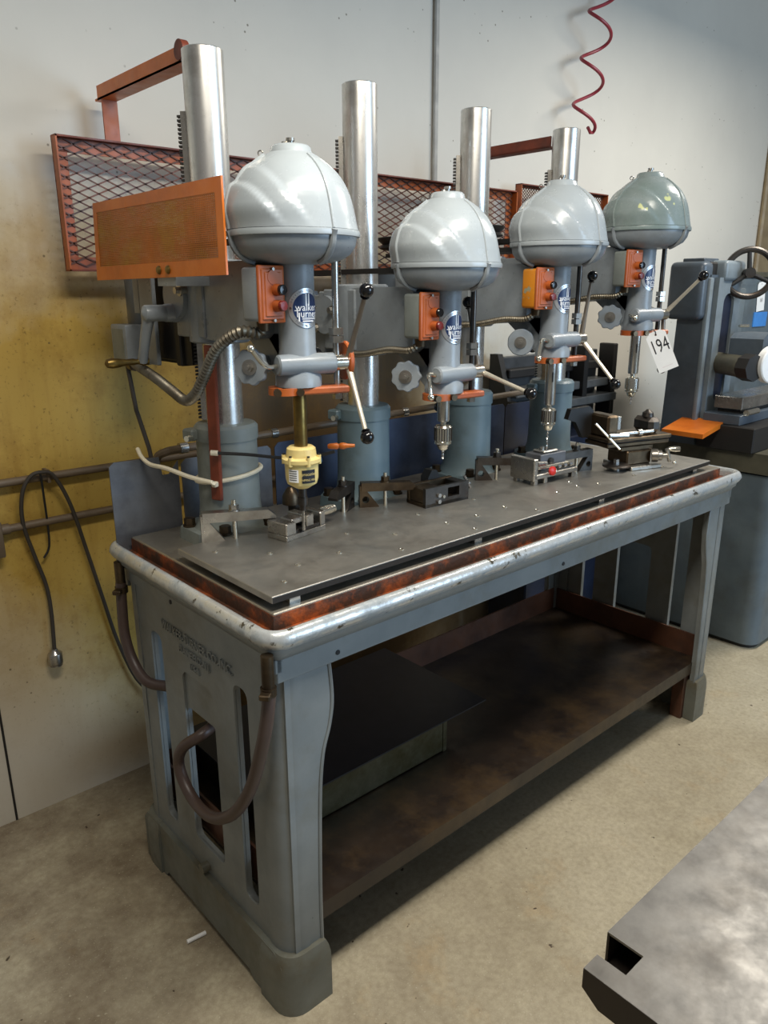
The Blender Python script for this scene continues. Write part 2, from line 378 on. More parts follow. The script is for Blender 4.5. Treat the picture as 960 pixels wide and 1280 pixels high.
# ogee below the lip
sec = [(.012, .846), (.014, .836), (.022, .828), (.026, .820), (.034, .818), (.05, .818), (.05, .846)]
offs = [[(x, y, z) for x, y in rrect(d, d, LX-d, LY-d, max(.008, .045-d), 6)] for d, z in sec]; n = len(offs[0]); m = len(sec)
mb = MB().add([p for lp in offs for p in lp], [(k*n+i, k*n+(i+1) % n, ((k+1) % m)*n+(i+1) % n, ((k+1) % m)*n+i) for k in range(m) for i in range(n)])
mb.build('edge_moulding', 'frame', bench, 60)
MB().span((.032, .03, .772), (LX-.032, .048, .82), .002).build('front_apron', 'frame', bench)
MB().span((.032, LY-.048, .772), (LX-.032, LY-.03, .82), .002).build('back_apron', 'frame', bench)
for x in (.028, LX-.046): MB().span((x, .03, .792), (x+.018, LY-.03, .82), .002).build('end_apron', 'frame', bench)
for x, z in ((.89, .79), (.17, .79)): MB().cyl((x, .0285, z), (x, .032, z), .005, n=12).build('apron_hole', 'blackmat', bench)
MB().cyl((.0265, .43, .807), (.03, .43, .807), .005, n=12).build('apron_hole', 'blackmat', bench)
# ground steel plate for the parts
def rslot(y0, y1, z0, z1, r=.02, n=4): return rrect(y0, z0, y1, z1, r, n)
def end_frame(sgn):
    """cast end frame: slotted panel, base rail, two leg flanges. sgn=+1 left, -1 right"""
    X = lambda d: d if sgn > 0 else LX-d
    outer = [(.075, .792), (.065, .6), (.055, .13), (LY-.055, .13), (LY-.075, .792)]
    holes = [rslot(.502, .556, .195, .70), rslot(.276, .41, .218, .562), rslot(.138, .19, .2, .712)]
    p = MB().plate_with_holes(outer, holes, lambda q: (X(.036), q[0], q[1]), lambda q: (X(.047), q[0], q[1])).build('end_frame', 'frame', bench, 25)
    # raised surround of the centre recess
    mb = MB()
    mb.plate_with_holes([(.08, .14), (LY-.08, .14), (LY-.08, .792), (.08, .792)], [rslot(.502, .556, .195, .70), rslot(.276, .41, .218, .652), rslot(.138, .19, .2, .712)],
                        lambda q: (X(.031), q[0], q[1]), lambda q: (X(.037), q[0], q[1]))
    mb.build('raised_panel', 'frame', p, 25)
    # base rail with feet
    mb = MB().prism([(a, b) for a, b in [(.045, 0), (.16, 0), (.175, .018), (.56, .018), (.575, 0), (LY-.03, 0), (LY-.03, .12), (LY-.05, .145), (.07, .145), (.045, .12)]],
                    lambda q: (X(.018), q[0], q[1]), lambda q: (X(.075), q[0], q[1]))
    b = mb.build('base_rail', 'frame_base', p, 25)
    # leg flanges with swept shoulder, front and back
    leg = [(.05, .80), (.150, .80), (.158, .70), (.150, .64), (.132, .58), (.122, .48), (.116, .27), (.116, .14), (.05, .14), (.05, .5)]
    for ys, nm in ((1, 'front'), (-1, 'back')):
        Y = (lambda d: d) if ys > 0 else (lambda d: LY-d)
        mb = MB().prism(leg, lambda q: (X(q[0]), Y(.036), q[1]), lambda q: (X(q[0]), Y(.052), q[1]))
        # rounded corner post
        arc = [(.029+.045*(1-cos(pi/2*k/6)), .0345+.045*(1-sin(pi/2*k/6))) for k in range(7)]
        post = [(.029, .095)]+arc+[(.085, .0345), (.085, .058), (.058, .058), (.058, .095)]
        mb.prism(post, lambda q: (X(q[0]), Y(q[1]), .10), lambda q: (X(q[0]), Y(q[1]), .80))
        mb.build('leg', 'frame', p, 30)
        # raised bead along the flange edge
        MB().tube(smooth_path([(X(a), Y(.036), z) for a, z in leg[1:8]], 5), .004, 6).build('edge_bead', 'frame', p)
        # foot
        f0 = [(.012+.05*(1-cos(pi/2*k/6)), .018+.05*(1-sin(pi/2*k/6))) for k in range(7)]
        foot = [(.012, .12)]+f0+[(.126, .018), (.126, .057), (.078, .057), (.078, .12)]
        mb = MB(); V = []; n = len(foot); cx, cy = .07, .07
        for sc, z in ((1, 0), (1, .10), (.985, .118), (.93, .135), (.86, .146)):
            V += [(X(cx+(a-cx)*sc), Y(cy+(b_-cy)*sc), z) for a, b_ in foot]
        mb.add(V, [(k*n+i, k*n+(i+1) % n, (k+1)*n+(i+1) % n, (k+1)*n+i) for k in range(4) for i in range(n)]+[tuple(range(n)), tuple(range(4*n, 5*n))])
        mb.build('foot', 'frame_base', p, 40)
    return p
ef = end_frame(1); end_frame(-1)
# cast lettering on the end panel
for txt, z, y, sz in (('WALKER-TURNER CO. INC.', .737, .335, .030), ('PLAINFIELD, N.J.', .706, .342, .023), ('U.S.A.', .678, .342, .020)):
    V, Fc = text_geo(txt, sz, .82)
    solid(MB(), V, Fc, lambda p: (.0268, y-p[0], z+p[1]), lambda p: (.0312, y-p[0], z+p[1])).build('cast_lettering', 'frame', ef, 20)
MB().cyl((.012, .36, .165), (.045, .36, .165), .012, n=12).build('bolt', 'frame_base', ef)
# steel shelf
sh = MB().span((.06, .052, .205), (LX-.065, LY-.05, .213)).build('shelf', 'shelf', bench)
MB().span((.06, .050, .172), (LX-.065, .056, .2135)).build('shelf_front_lip', 'shelf', sh)
MB().span((.06, LY-.056, .205), (LX-.065, LY-.05, .30)).build('shelf_back_lip', 'shelf_lip', sh)
for x in (.064, LX-.07): MB().span((x, .054, .205), (x+.006, LY-.05, .295)).build('shelf_end_lip', 'shelf_lip', sh)
for x in (LX-.14,): MB().span((x, .058, 0), (x+.055, .10, .205), .002).build('shelf_block', 'shelf_lip', sh)
for x in (LX-.14,): MB().span((x, LY-.1, 0), (x+.055, LY-.058, .205), .002).build('shelf_block', 'shelf_lip', sh)
# splash sheets at the back
sheets = [(.02, .19, 'splash', 1.075, .672), (.20, .46, 'splash', 1.055, .676), (.47, .80, 'splash_blue', 1.06, .672), (.81, 1.12, 'splash_blue', 1.075, .676),
          (1.13, 1.42, 'splash_blue', 1.07, .672), (1.43, 1.76, 'navy_steel', 1.065, .676)]
for i, (a, b, mt, z1, y) in enumerate(sheets):
    poly = [(a, .858), (b, .858), (b, z1-.01), (b-.01, z1), (a+.012, z1), (a, z1-.012)]
    if i == 0: poly = [(a, .858), (b, .858), (b, z1-.02), (.165, z1-.05), (.148, z1-.05), (.142, z1-.005), (a+.012, z1-.002), (a, z1-.012)]
    MB().prism(poly, lambda q: (q[0], y, q[1]), lambda q: (q[0], y+.003, q[1])).build('splash_sheet', mt, bench)
pp = MB().tube(smooth_path([(.155, .72, 1.02), (.155, .71, 1.06), (.17, .692, 1.075), (.2, .69, 1.078), (.3, .69, 1.08), (1.0, .69, 1.09), (1.76, .69, 1.10)], 6), .010, 10).build('coolant_pipe', 'pipe', bench)
for x in (.205, .47, .55, .95, 1.3): MB().cyl((x, .69, 1.079+.012*(x-.2)), (x+.02, .69, 1.079+.012*(x-.2)), .014, n=12).build('pipe_coupling', 'steel', pp)

# ------------------------------------------------------------------ fixture plate
PZ = .925
fp = thing('fixture_plate', (.88, .23, TS), 'wide flat steel fixture plate on spacers lying along the bench top', 'steel plate')
MB().span((.052, .066, PZ-.014), (1.71, .425, PZ), .0012).build('plate', 'plate', fp)
MB().span((.0535, .0655, PZ-.0135), (1.7085, .4255, PZ-.0025)).build('plate_edge', 'edge', fp)
for x in (.11, .62, 1.12, 1.64):
    for y in (.09, .39): MB().span((x-.012, y-.012, TS), (x+.012, y+.012, PZ-.013)).build('spacer', 'steel', fp)
for x, y in [(.179, .265), (.183, .171), (.111, .114), (.382, .262), (.289, .171), (.459, .184), (.605, .262), (.606, .164), (.702, .156), (.622, .091), (.81, .264),
             (.811, .16), (1.144, .2), (1.122, .159), (1.025, .155), (1.188, .135), (1.512, .121), (.4, .1), (.85, .09), (1.35, .12), (.1, .35)]:
    MB().lathe((x, y, PZ), (0, 0, 1), [(.006, 0), (.006, .0012), (.004, .002), (.0025, .0008)], 12).build('cap_screw', 'chrome', fp)

# ------------------------------------------------------------------ drill presses
CX = [.236+.409*i for i in range(4)]; CY = .512; SY = .22
RIM = [1.556, 1.507, 1.564, 1.617]; CTOP = 1.912
def dome_r(az, z, H):
    t = z/H
    pr = [(0, .1215), (.10, .1186), (.20, .1160), (.30, .113), (.385, .1102), (.47, .1066), (.55, .1022), (.63, .0965), (.70, .0903), (.77, .0826), (.84, .0732), (.90, .0632), (.95, .0535), (1, .0425)]
    for (a, ra), (b, rb) in zip(pr, pr[1:]):
        if t <= b: r = ra+(rb-ra)*(t-a)/(b-a); break
    else: r = pr[-1][1]
    # stepped swellings over the pulley cone, towards the left and back
    d = (az-AZ0+pi) % (2*pi)-pi
    ss = lambda q: max(0, min(1, q))**2*(3-2*max(0, min(1, q)))
    z1 = .60*H*(1-(abs(d)/1.05)**2.6) if abs(d) < 1.05 else -1
    z2 = .84*H*(1-(abs(d)/1.45)**2.6) if abs(d) < 1.45 else -1
    return r-.001+.0075*ss((z1-z)/.007)*ss((z+.01)/.05)+.0065*ss((z2-z)/.008)*ss((z+.01)/.05)
AZ0 = atan2(.20, -.98)
HD = .131
def press(i):
    cx = CX[i]; rz = RIM[i]
    labels = ['grey drill press with a cream tapping head, brown quill and orange side screen',
              'grey drill press standing between the tapping press and the press with orange-bodied switch box',
              'grey drill press whose switch box has a chipped orange body, drilling the blue-grey jig',
              'grey drill press with a yellow-chipped hood above the cross-slide vise']
    P = thing('drill_press', (cx, CY, TS), labels[i], 'drill press', 'drill presses on the bench')
    L = lambda x, y, z: Vector((cx+x, SY+y, rz+z))          # head coordinates: spindle axis, rim height
    sw = radians((14, 0, 0, 6)[i]); da = Vector((cos(sw), -sin(sw), 0)); ha = Vector((sin(sw), cos(sw), 0))
    T = lambda x, y, z: Vector((cx, SY, rz+z))+da*x+ha*y     # feed shaft frame
    bm_ = 'oldgrey' if i == 0 else 'bluegrey'
    # --- base and column
    fl = [(-.105, .06), (-.105, -.03), (-.06, -.085), (.06, -.085), (.105, -.03), (.105, .06), (.06, .10), (-.06, .10)]
    b = MB().prism(fl, lambda q: (cx+q[0], CY+q[1], TS), lambda q: (cx+q[0]*.97, CY+q[1]*.97, TS+.028))
    b.lathe((cx, CY, TS+.02), (0, 0, 1), [(.095, 0), (.082, .012), (.073, .03), (.070, .06), (.0685, .2), (.0685, .222)], 36)
    b = b.build('base', bm_, P)
    for x, y in ((-.085, .045), (.085, .045), (-.055, -.065), (.06, -.065)):
        m_ = MB().cyl((cx+x, CY+y, TS+.028), (cx+x, CY+y, TS+.032), .016, n=16); hexnut(m_, (cx+x, CY+y, TS+.032), (cx+x, CY+y, TS+.048), .013); m_.build('bolt', 'brown_steel', b)
    MB().cyl((cx, CY, 1.118), (cx, CY, 1.126), .0675, n=32).build('dark_band', 'dark', b)
    m_ = MB().lathe((cx, CY, 1.126), (0, 0, 1), [(.066, 0), (.072, .002), (.072, .030), (.066, .037), (.046, .038)], 36)
    m_.box((cx-.075, CY+.02, 1.142), (.03, .035, .026), .2, .004).build('clamp_ring', bm_, P)
    MB().cyl((cx-.10, CY+.0, 1.137), (cx-.085, CY+.005, 1.137), .007, n=10).build('clamp_screw', 'chrome', P)
    MB().lathe((cx, CY, 1.12), (0, 0, 1), [(.0415, 0), (.0415, CTOP-1.122), (.0385, CTOP-1.12)], 40).build('column', 'column', P)
    # rack on the back-left of the column
    dx, dy = -.74, .67
    rack = MB().box((cx+dx*.0445, CY+dy*.0445, (1.17+1.80)/2), (.014, .016, .63), atan2(dy, dx))
    rack.build('rack_bar', 'toolsteel', P)
    m_ = MB()
    for k in range(78): m_.box((cx+dx*.0545, CY+dy*.0545, 1.175+k*.008), (.009, .014, .0042), atan2(dy, dx))
    stuff(m_.build('rack_teeth', 'dark', P))
    # --- arm round the column
    prof = [(.045, -.185), (.045, -.06), (.07, -.05), (.22, -.05), (.372, -.062), (.372, -.198), (.20, -.206), (.06, -.195)]
    m_ = MB().prism(prof, lambda q: L(-.058, q[0], q[1]), lambda q: L(.058, q[0], q[1]))
    m_.lathe(L(0, CY-SY, -.215), (0, 0, 1), [(.060, 0), (.066, .004), (.066, .168), (.06, .172)], 32)
    arm = m_.build('arm', 'grey', P, 40)
    MB().span(L(-.0625, .245, -.202), L(-.052, .37, -.055), .003).build('arm_cover', 'grey', arm)
    m_ = MB().cyl(L(-.075, .352, -.117), L(-.055, .352, -.117), .047, n=32)
    m_.build('pinion_cover', 'grey', arm)
    for y, z in ((.315, -.105), (.385, -.15)):
        m_ = MB().cyl(L(-.079, y, z), L(-.06, y, z), .012, n=16); hexnut(m_, L(-.089, y, z), L(-.078, y, z), .008); m_.build('bolt', 'toolsteel', arm)
    # web below arm to the head
    m_ = MB().prism([(.02, -.185), (.15, -.19), (.05, -.265), (.02, -.29)], lambda q: L(-.022, q[0], q[1]), lambda q: L(.022, q[0], q[1])); m_.build('arm_web', 'grey', arm)
    # --- head casting
    m_ = MB().lathe(L(0, 0, 0), (0, 0, -1), [(.040, .045), (.0355, .062), (.0350, .15), (.0355, .215), (.039, .235), (.040, .258), (.045, .266), (.045, .284), (.03, .286)], 36)
    m_.prism([(.01, -.06), (.09, -.06), (.09, -.17), (.01, -.25)], lambda q: L(-.022, q[0], q[1]), lambda q: L(.022, q[0], q[1]))
    head = m_.build('spindle_head', 'grey', P, 45)
    m_ = MB().lathe(T(-.052, -.024, -.241), da, [(.016, 0), (.0195, .003), (.0210, .06), (.0198, .115), (.017, .118)], 24); m_.build('pinion_housing', 'grey', head)
    m_ = MB().cyl(T(.064, -.024, -.241), T(.098, -.024, -.241), .0155, n=20); hub = m_.build('feed_hub', 'chrome' if i == 0 else 'toolsteel', P)
    if i == 0:
        m_ = MB().lathe(T(.092, -.006, -.239), da, [(.036, 0), (.038, .002), (.038, .008), (.036, .010)], 36); m_.build('depth_dial', 'orange_red', hub)
    # feed levers
    angs = [(123, 238, 2), (194, 322, 76), (224, 98, 348), (137, 266, 20)][i]
    for k, a in enumerate(angs):
        a = radians(a); d = ha*cos(a)+Vector((0, 0, sin(a))); c = T(.096, -.02, -.241)
        lv = MB().lathe(c, d, [(.0065, 0), (.0065, .03), (.0052, .06), (.0046, .15)], 12).build('feed_lever', 'lever' if (k == 1) == (i == 0) and k < 2 else 'lever_dark', P)
        MB().lathe(c+d*.145, d, [(.006, 0), (.009, .003)]+[(.0135*sin(pi*q/8), .0165+.0-.0135*cos(pi*q/8)) for q in range(1, 9)], 18).build('ball_knob', 'black', lv)
    # quill lock lever with bright ball
    pts = [[(-.05, -.024, -.241), (-.068, -.028, -.243), (-.084, -.03, -.234), (-.104, -.032, -.207)], [(-.05, -.024, -.241), (-.066, -.016, -.238), (-.078, -.03, -.25), (-.082, -.04, -.285)],
           [(-.05, -.024, -.241), (-.07, -.016, -.238), (-.092, -.03, -.25), (-.11, -.04, -.28)], [(-.05, -.024, -.241), (-.065, -.02, -.240), (-.075, -.035, -.243), (-.08, -.05, -.246)]][i]
    lk = MB().tube(smooth_path([T(*p) for p in pts], 6), .0042, 10).build('lock_lever', 'chrome', P)
    MB().ball(T(*pts[-1]), .0075).build('ball_end', 'chrome', lk)
    # lobed knob on the left
    ka = Vector((-.84, -.54, 0)); kx, ky, _k = basis(ka); kc = L(-.066, .052, -.246); m_ = MB(); N = 72; prof = [(.0, .7), (.006, .92), (.010, 1.), (.018, 1.), (.022, .94)]
    lob = .055 if i != 2 else .010
    V = []
    for h, sc in prof: V += [kc+ka*h+(kx*cos(2*pi*q/N)+ky*sin(2*pi*q/N))*(.034*sc*(1+lob*cos(9*2*pi*q/N))) for q in range(N)]
    m_.add(V, [(k*N+q, k*N+(q+1) % N, (k+1)*N+(q+1) % N, (k+1)*N+q) for k in range(4) for q in range(N)]+[tuple(range(N-1, -1, -1)), tuple(range(4*N, 5*N))])
    kn = m_.build('clamp_knob', 'grey', P)
    m_ = MB().cyl(kc+ka*.02, kc+ka*.025, .015, n=20); hexnut(m_, kc+ka*.024, kc+ka*.031, .009); m_.cyl(kc+ka*.03, kc+ka*.037, .0045, n=10); m_.build('knob_nut', 'toolsteel', kn)
    MB().cyl(kc+ka*.004, kc-ka*.05, .018, n=16).build('knob_shaft', 'grey', kn)
    # orange stop clamp and depth rod
    m_ = MB().box(T(.022, -.018, -.291), (.138, .05, .014), -sw-.1, .003); m_.cyl(T(-.03, -.008, -.298), T(-.03, -.008, -.284), .034, n=24)
    cl = m_.build('stop_clamp', 'orange_red', P)
    for x, y in ((-.012, -.036), (-.055, -.028)): MB().cyl(T(x, y, -.291), T(x-.004, y-.014, -.291), .0075, n=12).build('clamp_bolt', 'brown_steel', cl)
    rod = MB().cyl(T(.074, -.018, -.31), T(.074, -.018, -.045), .0068, n=14).build('depth_rod', 'toolsteel' if i == 0 else 'darksteel', P)
    m_ = MB(); hexnut(m_, T(.074, -.018, -.175), T(.074, -.018, -.188), .0145); hexnut(m_, T(.074, -.018, -.190), T(.074, -.018, -.203), .0145); m_.build('stop_nut', 'toolsteel', rod)
    m_ = MB(); hexnut(m_, T(.074, -.018, -.302), T(.074, -.018, -.312), .010); m_.build('rod_nut', 'toolsteel', rod)
    # --- pulley hood
    n, mrow = 120, 44; V = []; zs = [HD*(k/(mrow-1)) for k in range(mrow)]
    for z in zs: V += [L(dome_r(2*pi*q/n, z, HD)*cos(2*pi*q/n), dome_r(2*pi*q/n, z, HD)*sin(2*pi*q/n), z) for q in range(n)]
    m_ = MB().add(V, [(k*n+q, k*n+(q+1) % n, (k+1)*n+(q+1) % n, (k+1)*n+q) for k in range(mrow-1) for q in range(n)])
    m_.lathe(L(0, 0, HD-.003), (0, 0, 1), [(.041, 0), (.038, .004), (.036, .013), (.032, .0165), (.0, .017)], 36)
    hm = 'hood_chipped' if i == 3 else 'hood'
    hood = m_.build('pulley_hood', hm, P, 50)
    for a in (-pi/2, AZ0-.03, pi/2, .2):
        pts = [L((dome_r(a, z, HD)+.0005)*cos(a), (dome_r(a, z, HD)+.0005)*sin(a), z) for z in [HD*(.0+.96*k/24) for k in range(25)]]
        MB().tube(pts, .0026 if a == -pi/2 else .0038, 8).build('hood_rib', hm, hood)
    m_ = MB().cyl(L(0, 0, HD+.013), L(0, 0, HD+.022), .005, n=12); m_.cyl(L(0, 0, HD+.021), L(0, 0, HD+.026), .008, n=12); m_.cyl(L(-.02, -.004, HD+.015), L(.004, .004, HD+.021), .003, n=8); m_.build('oil_cup', 'toolsteel', hood)
    MB().ring(L(-.045, .03, HD+.0), (.5, .4, .2), .0045, .0012, 16, 6).build('hook_ring', 'toolsteel', hood)
    rimo = MB().lathe(L(0, 0, -.012), (0, 0, 1), [(.117, 0), (.1225, .001), (.1235, .006), (.1225, .011), (.117, .0125)], 72).build('hood_rim', hm, P)
    m_ = MB().lathe(L(0, 0, -.007), (0, 0, -1), [(.117, 0), (.1175, .006), (.1145, .02), (.105, .034), (.09, .043), (.07, .049), (.05, .051), (.038, .052)], 72)
    bowl = m_.build('lower_bowl', 'grey', P, 50)
    for a in (-pi/2, AZ0-.05, pi/2):
        pts = [L(r*cos(a), r*sin(a), -z) for r, z in [(.1235, .002), (.1195, .012), (.117, .026), (.108, .040), (.094, .050), (.078, .056)]]
        MB().tube(smooth_path(pts, 4), .006, 8).build('bowl_lug', 'grey', bowl)
    # --- badge wrapped on the neck
    az = -pi/2-.02; rr = .0358
    def wrap(s_, t_, lift): a = az+s_/rr; return L((rr+lift)*cos(a), (rr+lift)*sin(a), -.137+t_)
    def disc(R0, R1, lift, N=48):
        V = []; K = 7
        for q in range(N):
            for k in range(K): r = R0+(R1-R0)*k/(K-1); V.append(wrap(r*cos(2*pi*q/N), r*sin(2*pi*q/N), lift))
        return V, [(q*K+k, ((q+1) % N)*K+k, ((q+1) % N)*K+k+1, q*K+k+1) for q in range(N) for k in range(K-1)]
    bd = MB().add(*disc(.0, .036, .0006)).build('name_badge', 'badge', P)
    MB().add(*disc(.0, .0275, .0011)).build('badge_field', 'navy', bd)
    m_ = MB()
    for txt, s_, t_, sz, sx in (('walker', .0, .001, .0185, .92), ('Turner', .0, -.0105, .0185, .92)):
        V, Fc = text_geo(txt, sz, sx); m_.add([wrap(a+s_, b_+t_, .0016) for a, b_ in V], Fc)
    def bar(s0, s1, t0, t1):
        K = 5; V = [wrap(s0+(s1-s0)*k/(K-1), t, .0016) for t in (t0, t1) for k in range(K)]
        m_.add(V, [(k, k+1, K+k+1, K+k) for k in range(K-1)])
    bar(-.0035, -.0010, .004, .0265); bar(.0022, .0047, .004, .0265); bar(-.0175, -.0150, -.024, -.008)
    bar(-.011, .02, -.0185, -.0175); bar(-.011, .02, -.0205, -.0197); bar(-.01, .014, -.0245, -.0225)
    m_.build('badge_lettering', 'badgewhite', bd)
    m_ = MB()
    for txt, sgn in (('DRIVING EQUIPMENT', 1), ('POWER TOOLS', -1)):
        N = len(txt)
        for q, ch in enumerate(txt):
            if ch == ' ': continue
            V, Fc = text_geo(ch, .0055)
            a = sgn*(pi/2-(q-(N-1)/2)*.15); R0 = .0318; th = a-sgn*pi/2
            m_.add([wrap(R0*cos(a)+p*cos(th)-q2*sin(th), R0*sin(a)+p*sin(th)+q2*cos(th), .0012) for p, q2 in V], Fc)
    m_.build('badge_ring_lettering', plain('badge_grey_print', (120, 126, 134), .4) if i == 0 else bpy.data.materials['badge_grey_print'], bd)
    for s_, t_ in ((-.0315, .0), (0, -.0318), (.0315, 0)): p0 = wrap(s_, t_, .0); q0 = wrap(s_, t_, .0028); MB().cyl(p0, q0, .0024, n=10).build('badge_rivet', 'toolsteel', bd)
    # --- switch box
    ra = radians((5, 2, -8, -13)[i]); c0 = L(-.068, .004, -.112); X_ = Vector((cos(ra), sin(ra), 0)); Y_ = Vector((-sin(ra), cos(ra), 0))
    S = lambda x, y, z: c0+X_*x+Y_*y+Vector((0, 0, z))
    sb = MB().box(S(0, .008, 0), (.056, .050, .096), ra, .007, 3).build('switch_box', ('grey', 'oldgrey', 'orange_worn', 'oldgrey')[i], P)
    m_ = MB().box(S(0, -.020, 0), (.060, .008, .102), ra, .003, 2); m_.box(S(0, -.0245, 0), (.050, .004, .090), ra, .0018); m_.box(S(0, -.027, 0), (.038, .003, .078), ra, .0014)
    cv = m_.build('switch_cover', 'orange_red', sb)
    MB().cyl(S(0, -.028, .030), S(0, -.0295, .030), .013, n=20).build('cover_boss', 'orange_red', sb)
    for z, mt in ((.008, 'black'), (-.020, 'redbutton')):
        MB().cyl(S(.006, -.027, z), S(.006, -.043, z), .011, .010, n=18).build('button_collar', 'orange_red', sb)
        MB().lathe(S(.006, -.041, z), -Y_, [(.0095, 0), (.0095, .007), (.008, .009), (.0, .0095)], 18).build('push_button', mt, sb)
    for z in (.044, -.046): MB().cyl(S(0, -.026, z), S(0, -.0305, z), .003, n=8).build('cover_screw', 'toolsteel', sb)
    MB().cyl(S(0, .006, -.047), S(0, .006, -.066), .013, .011, n=14).build('conduit_fitting', 'brown_steel', sb)
    # --- flexible conduit
    if i == 0:
        pts = [S(0, .006, -.058), S(-.008, .014, -.070), (.13, .255, 1.377), (.112, .309, 1.345), (.110, .364, 1.288), (.110, .403, 1.25), (.110, .45, 1.231), (.110, .509, 1.246), (.115, .59, 1.265), (.13, .69, 1.277), (.15, .775, 1.282)]
        MB().ribbed(pts, .0118, .0085, 12).build('flexible_conduit', 'conduit', P)
        MB().cyl((.15, .775, 1.278), (.152, .80, 1.278), .014, n=12).build('conduit_nut', 'brown_steel', P)
    else:
        pts = [S(0, .006, -.058), S(-.012, .03, -.075), L(-.075, .11, -.19), L(-.075, .2, -.205), L(-.072, .30, -.212), L(-.06, .42, -.23), L(-.02, .5, -.25)]
        MB().ribbed(pts, .0085, .007, 10).build('flexible_conduit', 'conduit', P)
    # --- motor, pulley and belt behind the column
    mz = -.02
    m_ = MB().lathe(L(.02, .62, -.27), (0, 0, 1), [(.03, 0), (.07, .006), (.078, .02), (.078, .19), (.07, .21), (.025, .215)], 32); mo = m_.build('motor', 'grinder', P)
    MB().lathe(L(.02, .62, -.06), (0, 0, 1), [(.012, 0), (.012, .05), (.03, .052), (.03, .062), (.055, .066), (.062, .07), (.05, .08), (.062, .09), (.066, .1), (.05, .103), (.01, .103)], 28).build('motor_pulley', 'dark', mo)
    m_ = MB().span(L(-.055, .375, -.27), L(.055, .40, -.06), .003); m_.span(L(-.05, .395, -.26), L(-.035, .56, -.07), .002); m_.span(L(.035, .395, -.26), L(.05, .56, -.07), .002); m_.build('motor_bracket', 'dark' if i == 0 else 'grey', mo)
    m_ = MB()
    for s_ in (-1, 1):
        m_.add([L(s_*.055+.02, .62, mz+.0), L(s_*.05, .06, mz), L(s_*.05, .06, mz+.012), L(s_*.055+.02, .62, mz+.012), L(s_*.049+.02, .62, mz), L(s_*.044, .06, mz), L(s_*.044, .06, mz+.012), L(s_*.049+.02, .62, mz+.012)],
               [(0, 1, 2, 3), (7, 6, 5, 4), (0, 4, 5, 1), (3, 2, 6, 7), (0, 3, 7, 4), (1, 5, 6, 2)])
    m_.build('drive_belt', 'blackmat', mo)
    # --- quill, chuck, tool
    bot = [1.150, 1.155, 1.152, 1.205][i]
    if i == 0:
        MB().lathe((cx, SY, rz-.285), (0, 0, -1), [(.012, 0), (.0135, .004), (.0135, rz-.285-bot)], 20).build('quill', 'brass', P)
        m_ = MB().lathe((cx, SY, 1.152), (0, 0, -1), [(.024, 0), (.029, .004), (.031, .02), (.032, .021), (.039, .024), (.039, .031), (.034, .035), (.033, .066), (.030, .076), (.02, .082), (.014, .086)], 32)
        th = m_.build('tapping_head', 'cream', P)
        for k in range(6): a = k*pi/3+.3; MB().cyl((cx+.0355*cos(a), SY+.0355*sin(a), 1.134), (cx+.0355*cos(a), SY+.0355*sin(a), 1.116), .0045, n=10).build('head_lug', 'cream', th)
        for k in range(6): a = k*pi/3+.3; MB().cyl((cx+.0355*cos(a), SY+.0355*sin(a), 1.134), (cx+.0355*cos(a), SY+.0355*sin(a), 1.137), .003, n=8).build('head_screw', 'dark', th)
        def wr(a0, w, z0, z1, lift, K=8): return [(cx+(.0335+lift)*cos(a0+w*k/(K-1)), SY+(.0335+lift)*sin(a0+w*k/(K-1)), z) for z in (z0, z1) for k in range(K)], [(k, k+1, K+k+1, K+k) for k in range(K-1)]
        va = atan2(CAM.y-SY, CAM.x-cx)
        dec = MB().add(*wr(va+.0, .85, 1.082, 1.109, .0009)).build('name_label', 'ink', th)
        for txt, z, sz in (('procunier', 1.1005, .0095), ('TAPPING HEAD', 1.0885, .006)):
            V, Fc = text_geo(txt, sz, .8); MB().add([(cx+.0348*cos(va+.425+p/.0335), SY+.0348*sin(va+.425+p/.0335), z+q) for p, q in V], Fc).build('label_lettering', 'cream', dec)
        dec = MB().add(*wr(va-.85, .65, 1.084, 1.110, .0009)).build('instruction_label', 'white', th)
        for k in range(5): MB().add(*wr(va-.80, .5, 1.088+k*.0045, 1.0895+k*.0045, .0013)).build('label_line', 'ink', dec)
        m_ = MB().cyl((cx, SY, 1.068), (cx, SY, 1.046), .0085, n=16); m_.cyl((cx, SY, 1.046), (cx, SY, 1.03), .0105, n=12); m_.cyl((cx, SY, 1.03), (cx, SY, 1.018), .007, n=12); ch = m_.build('tap_holder', 'darksteel', P)
        MB().cyl((cx, SY, 1.02), (cx, SY, .975), .003, n=8).build('tap', 'toolsteel', ch)
        MB().cyl((cx, SY, 1.156), (cx, SY, 1.148), .012, n=16).build('quill_collar', 'darksteel', P)
    else:
        m_ = MB().lathe((cx, SY, rz-.285), (0, 0, -1), [(.0125, 0), (.0148, .003), (.0148, rz-.288-bot), (.0135, rz-.285-bot)], 24); qu = m_.build('quill', 'steel', P)
        va = atan2(CAM.y-SY, CAM.x-cx)+.35
        MB().box((cx+.0142*cos(va), SY+.0142*sin(va), bot+.075), (.003, .004, .026), va, .001).build('drift_slot', 'blackmat', qu)
        cr = .0205 if i == 1 else .019
        m_ = MB().lathe((cx, SY, bot), (0, 0, -1), [(.007, 0), (.007, .008), (.012, .009), (cr-.003, .010), (cr, .014), (cr, .046), (cr-.002, .048), (cr, .049), (cr, .053), (cr-.005, .056), (.011, .066), (.006, .070)], 28)
        ch = m_.build('chuck', 'chrome', P)
        N = 20; m_ = MB()
        for q in range(N): a = 2*pi*q/N; m_.box((cx+cr*cos(a), SY+cr*sin(a), bot-.030), (.0022, .0022, .030), a)
        stuff(m_.build('chuck_knurl', 'darksteel' if i < 3 else 'steel', ch))
        z0 = bot-.068; z1 = {1: z0-.022, 2: z0-.058, 3: z0-.024}[i]
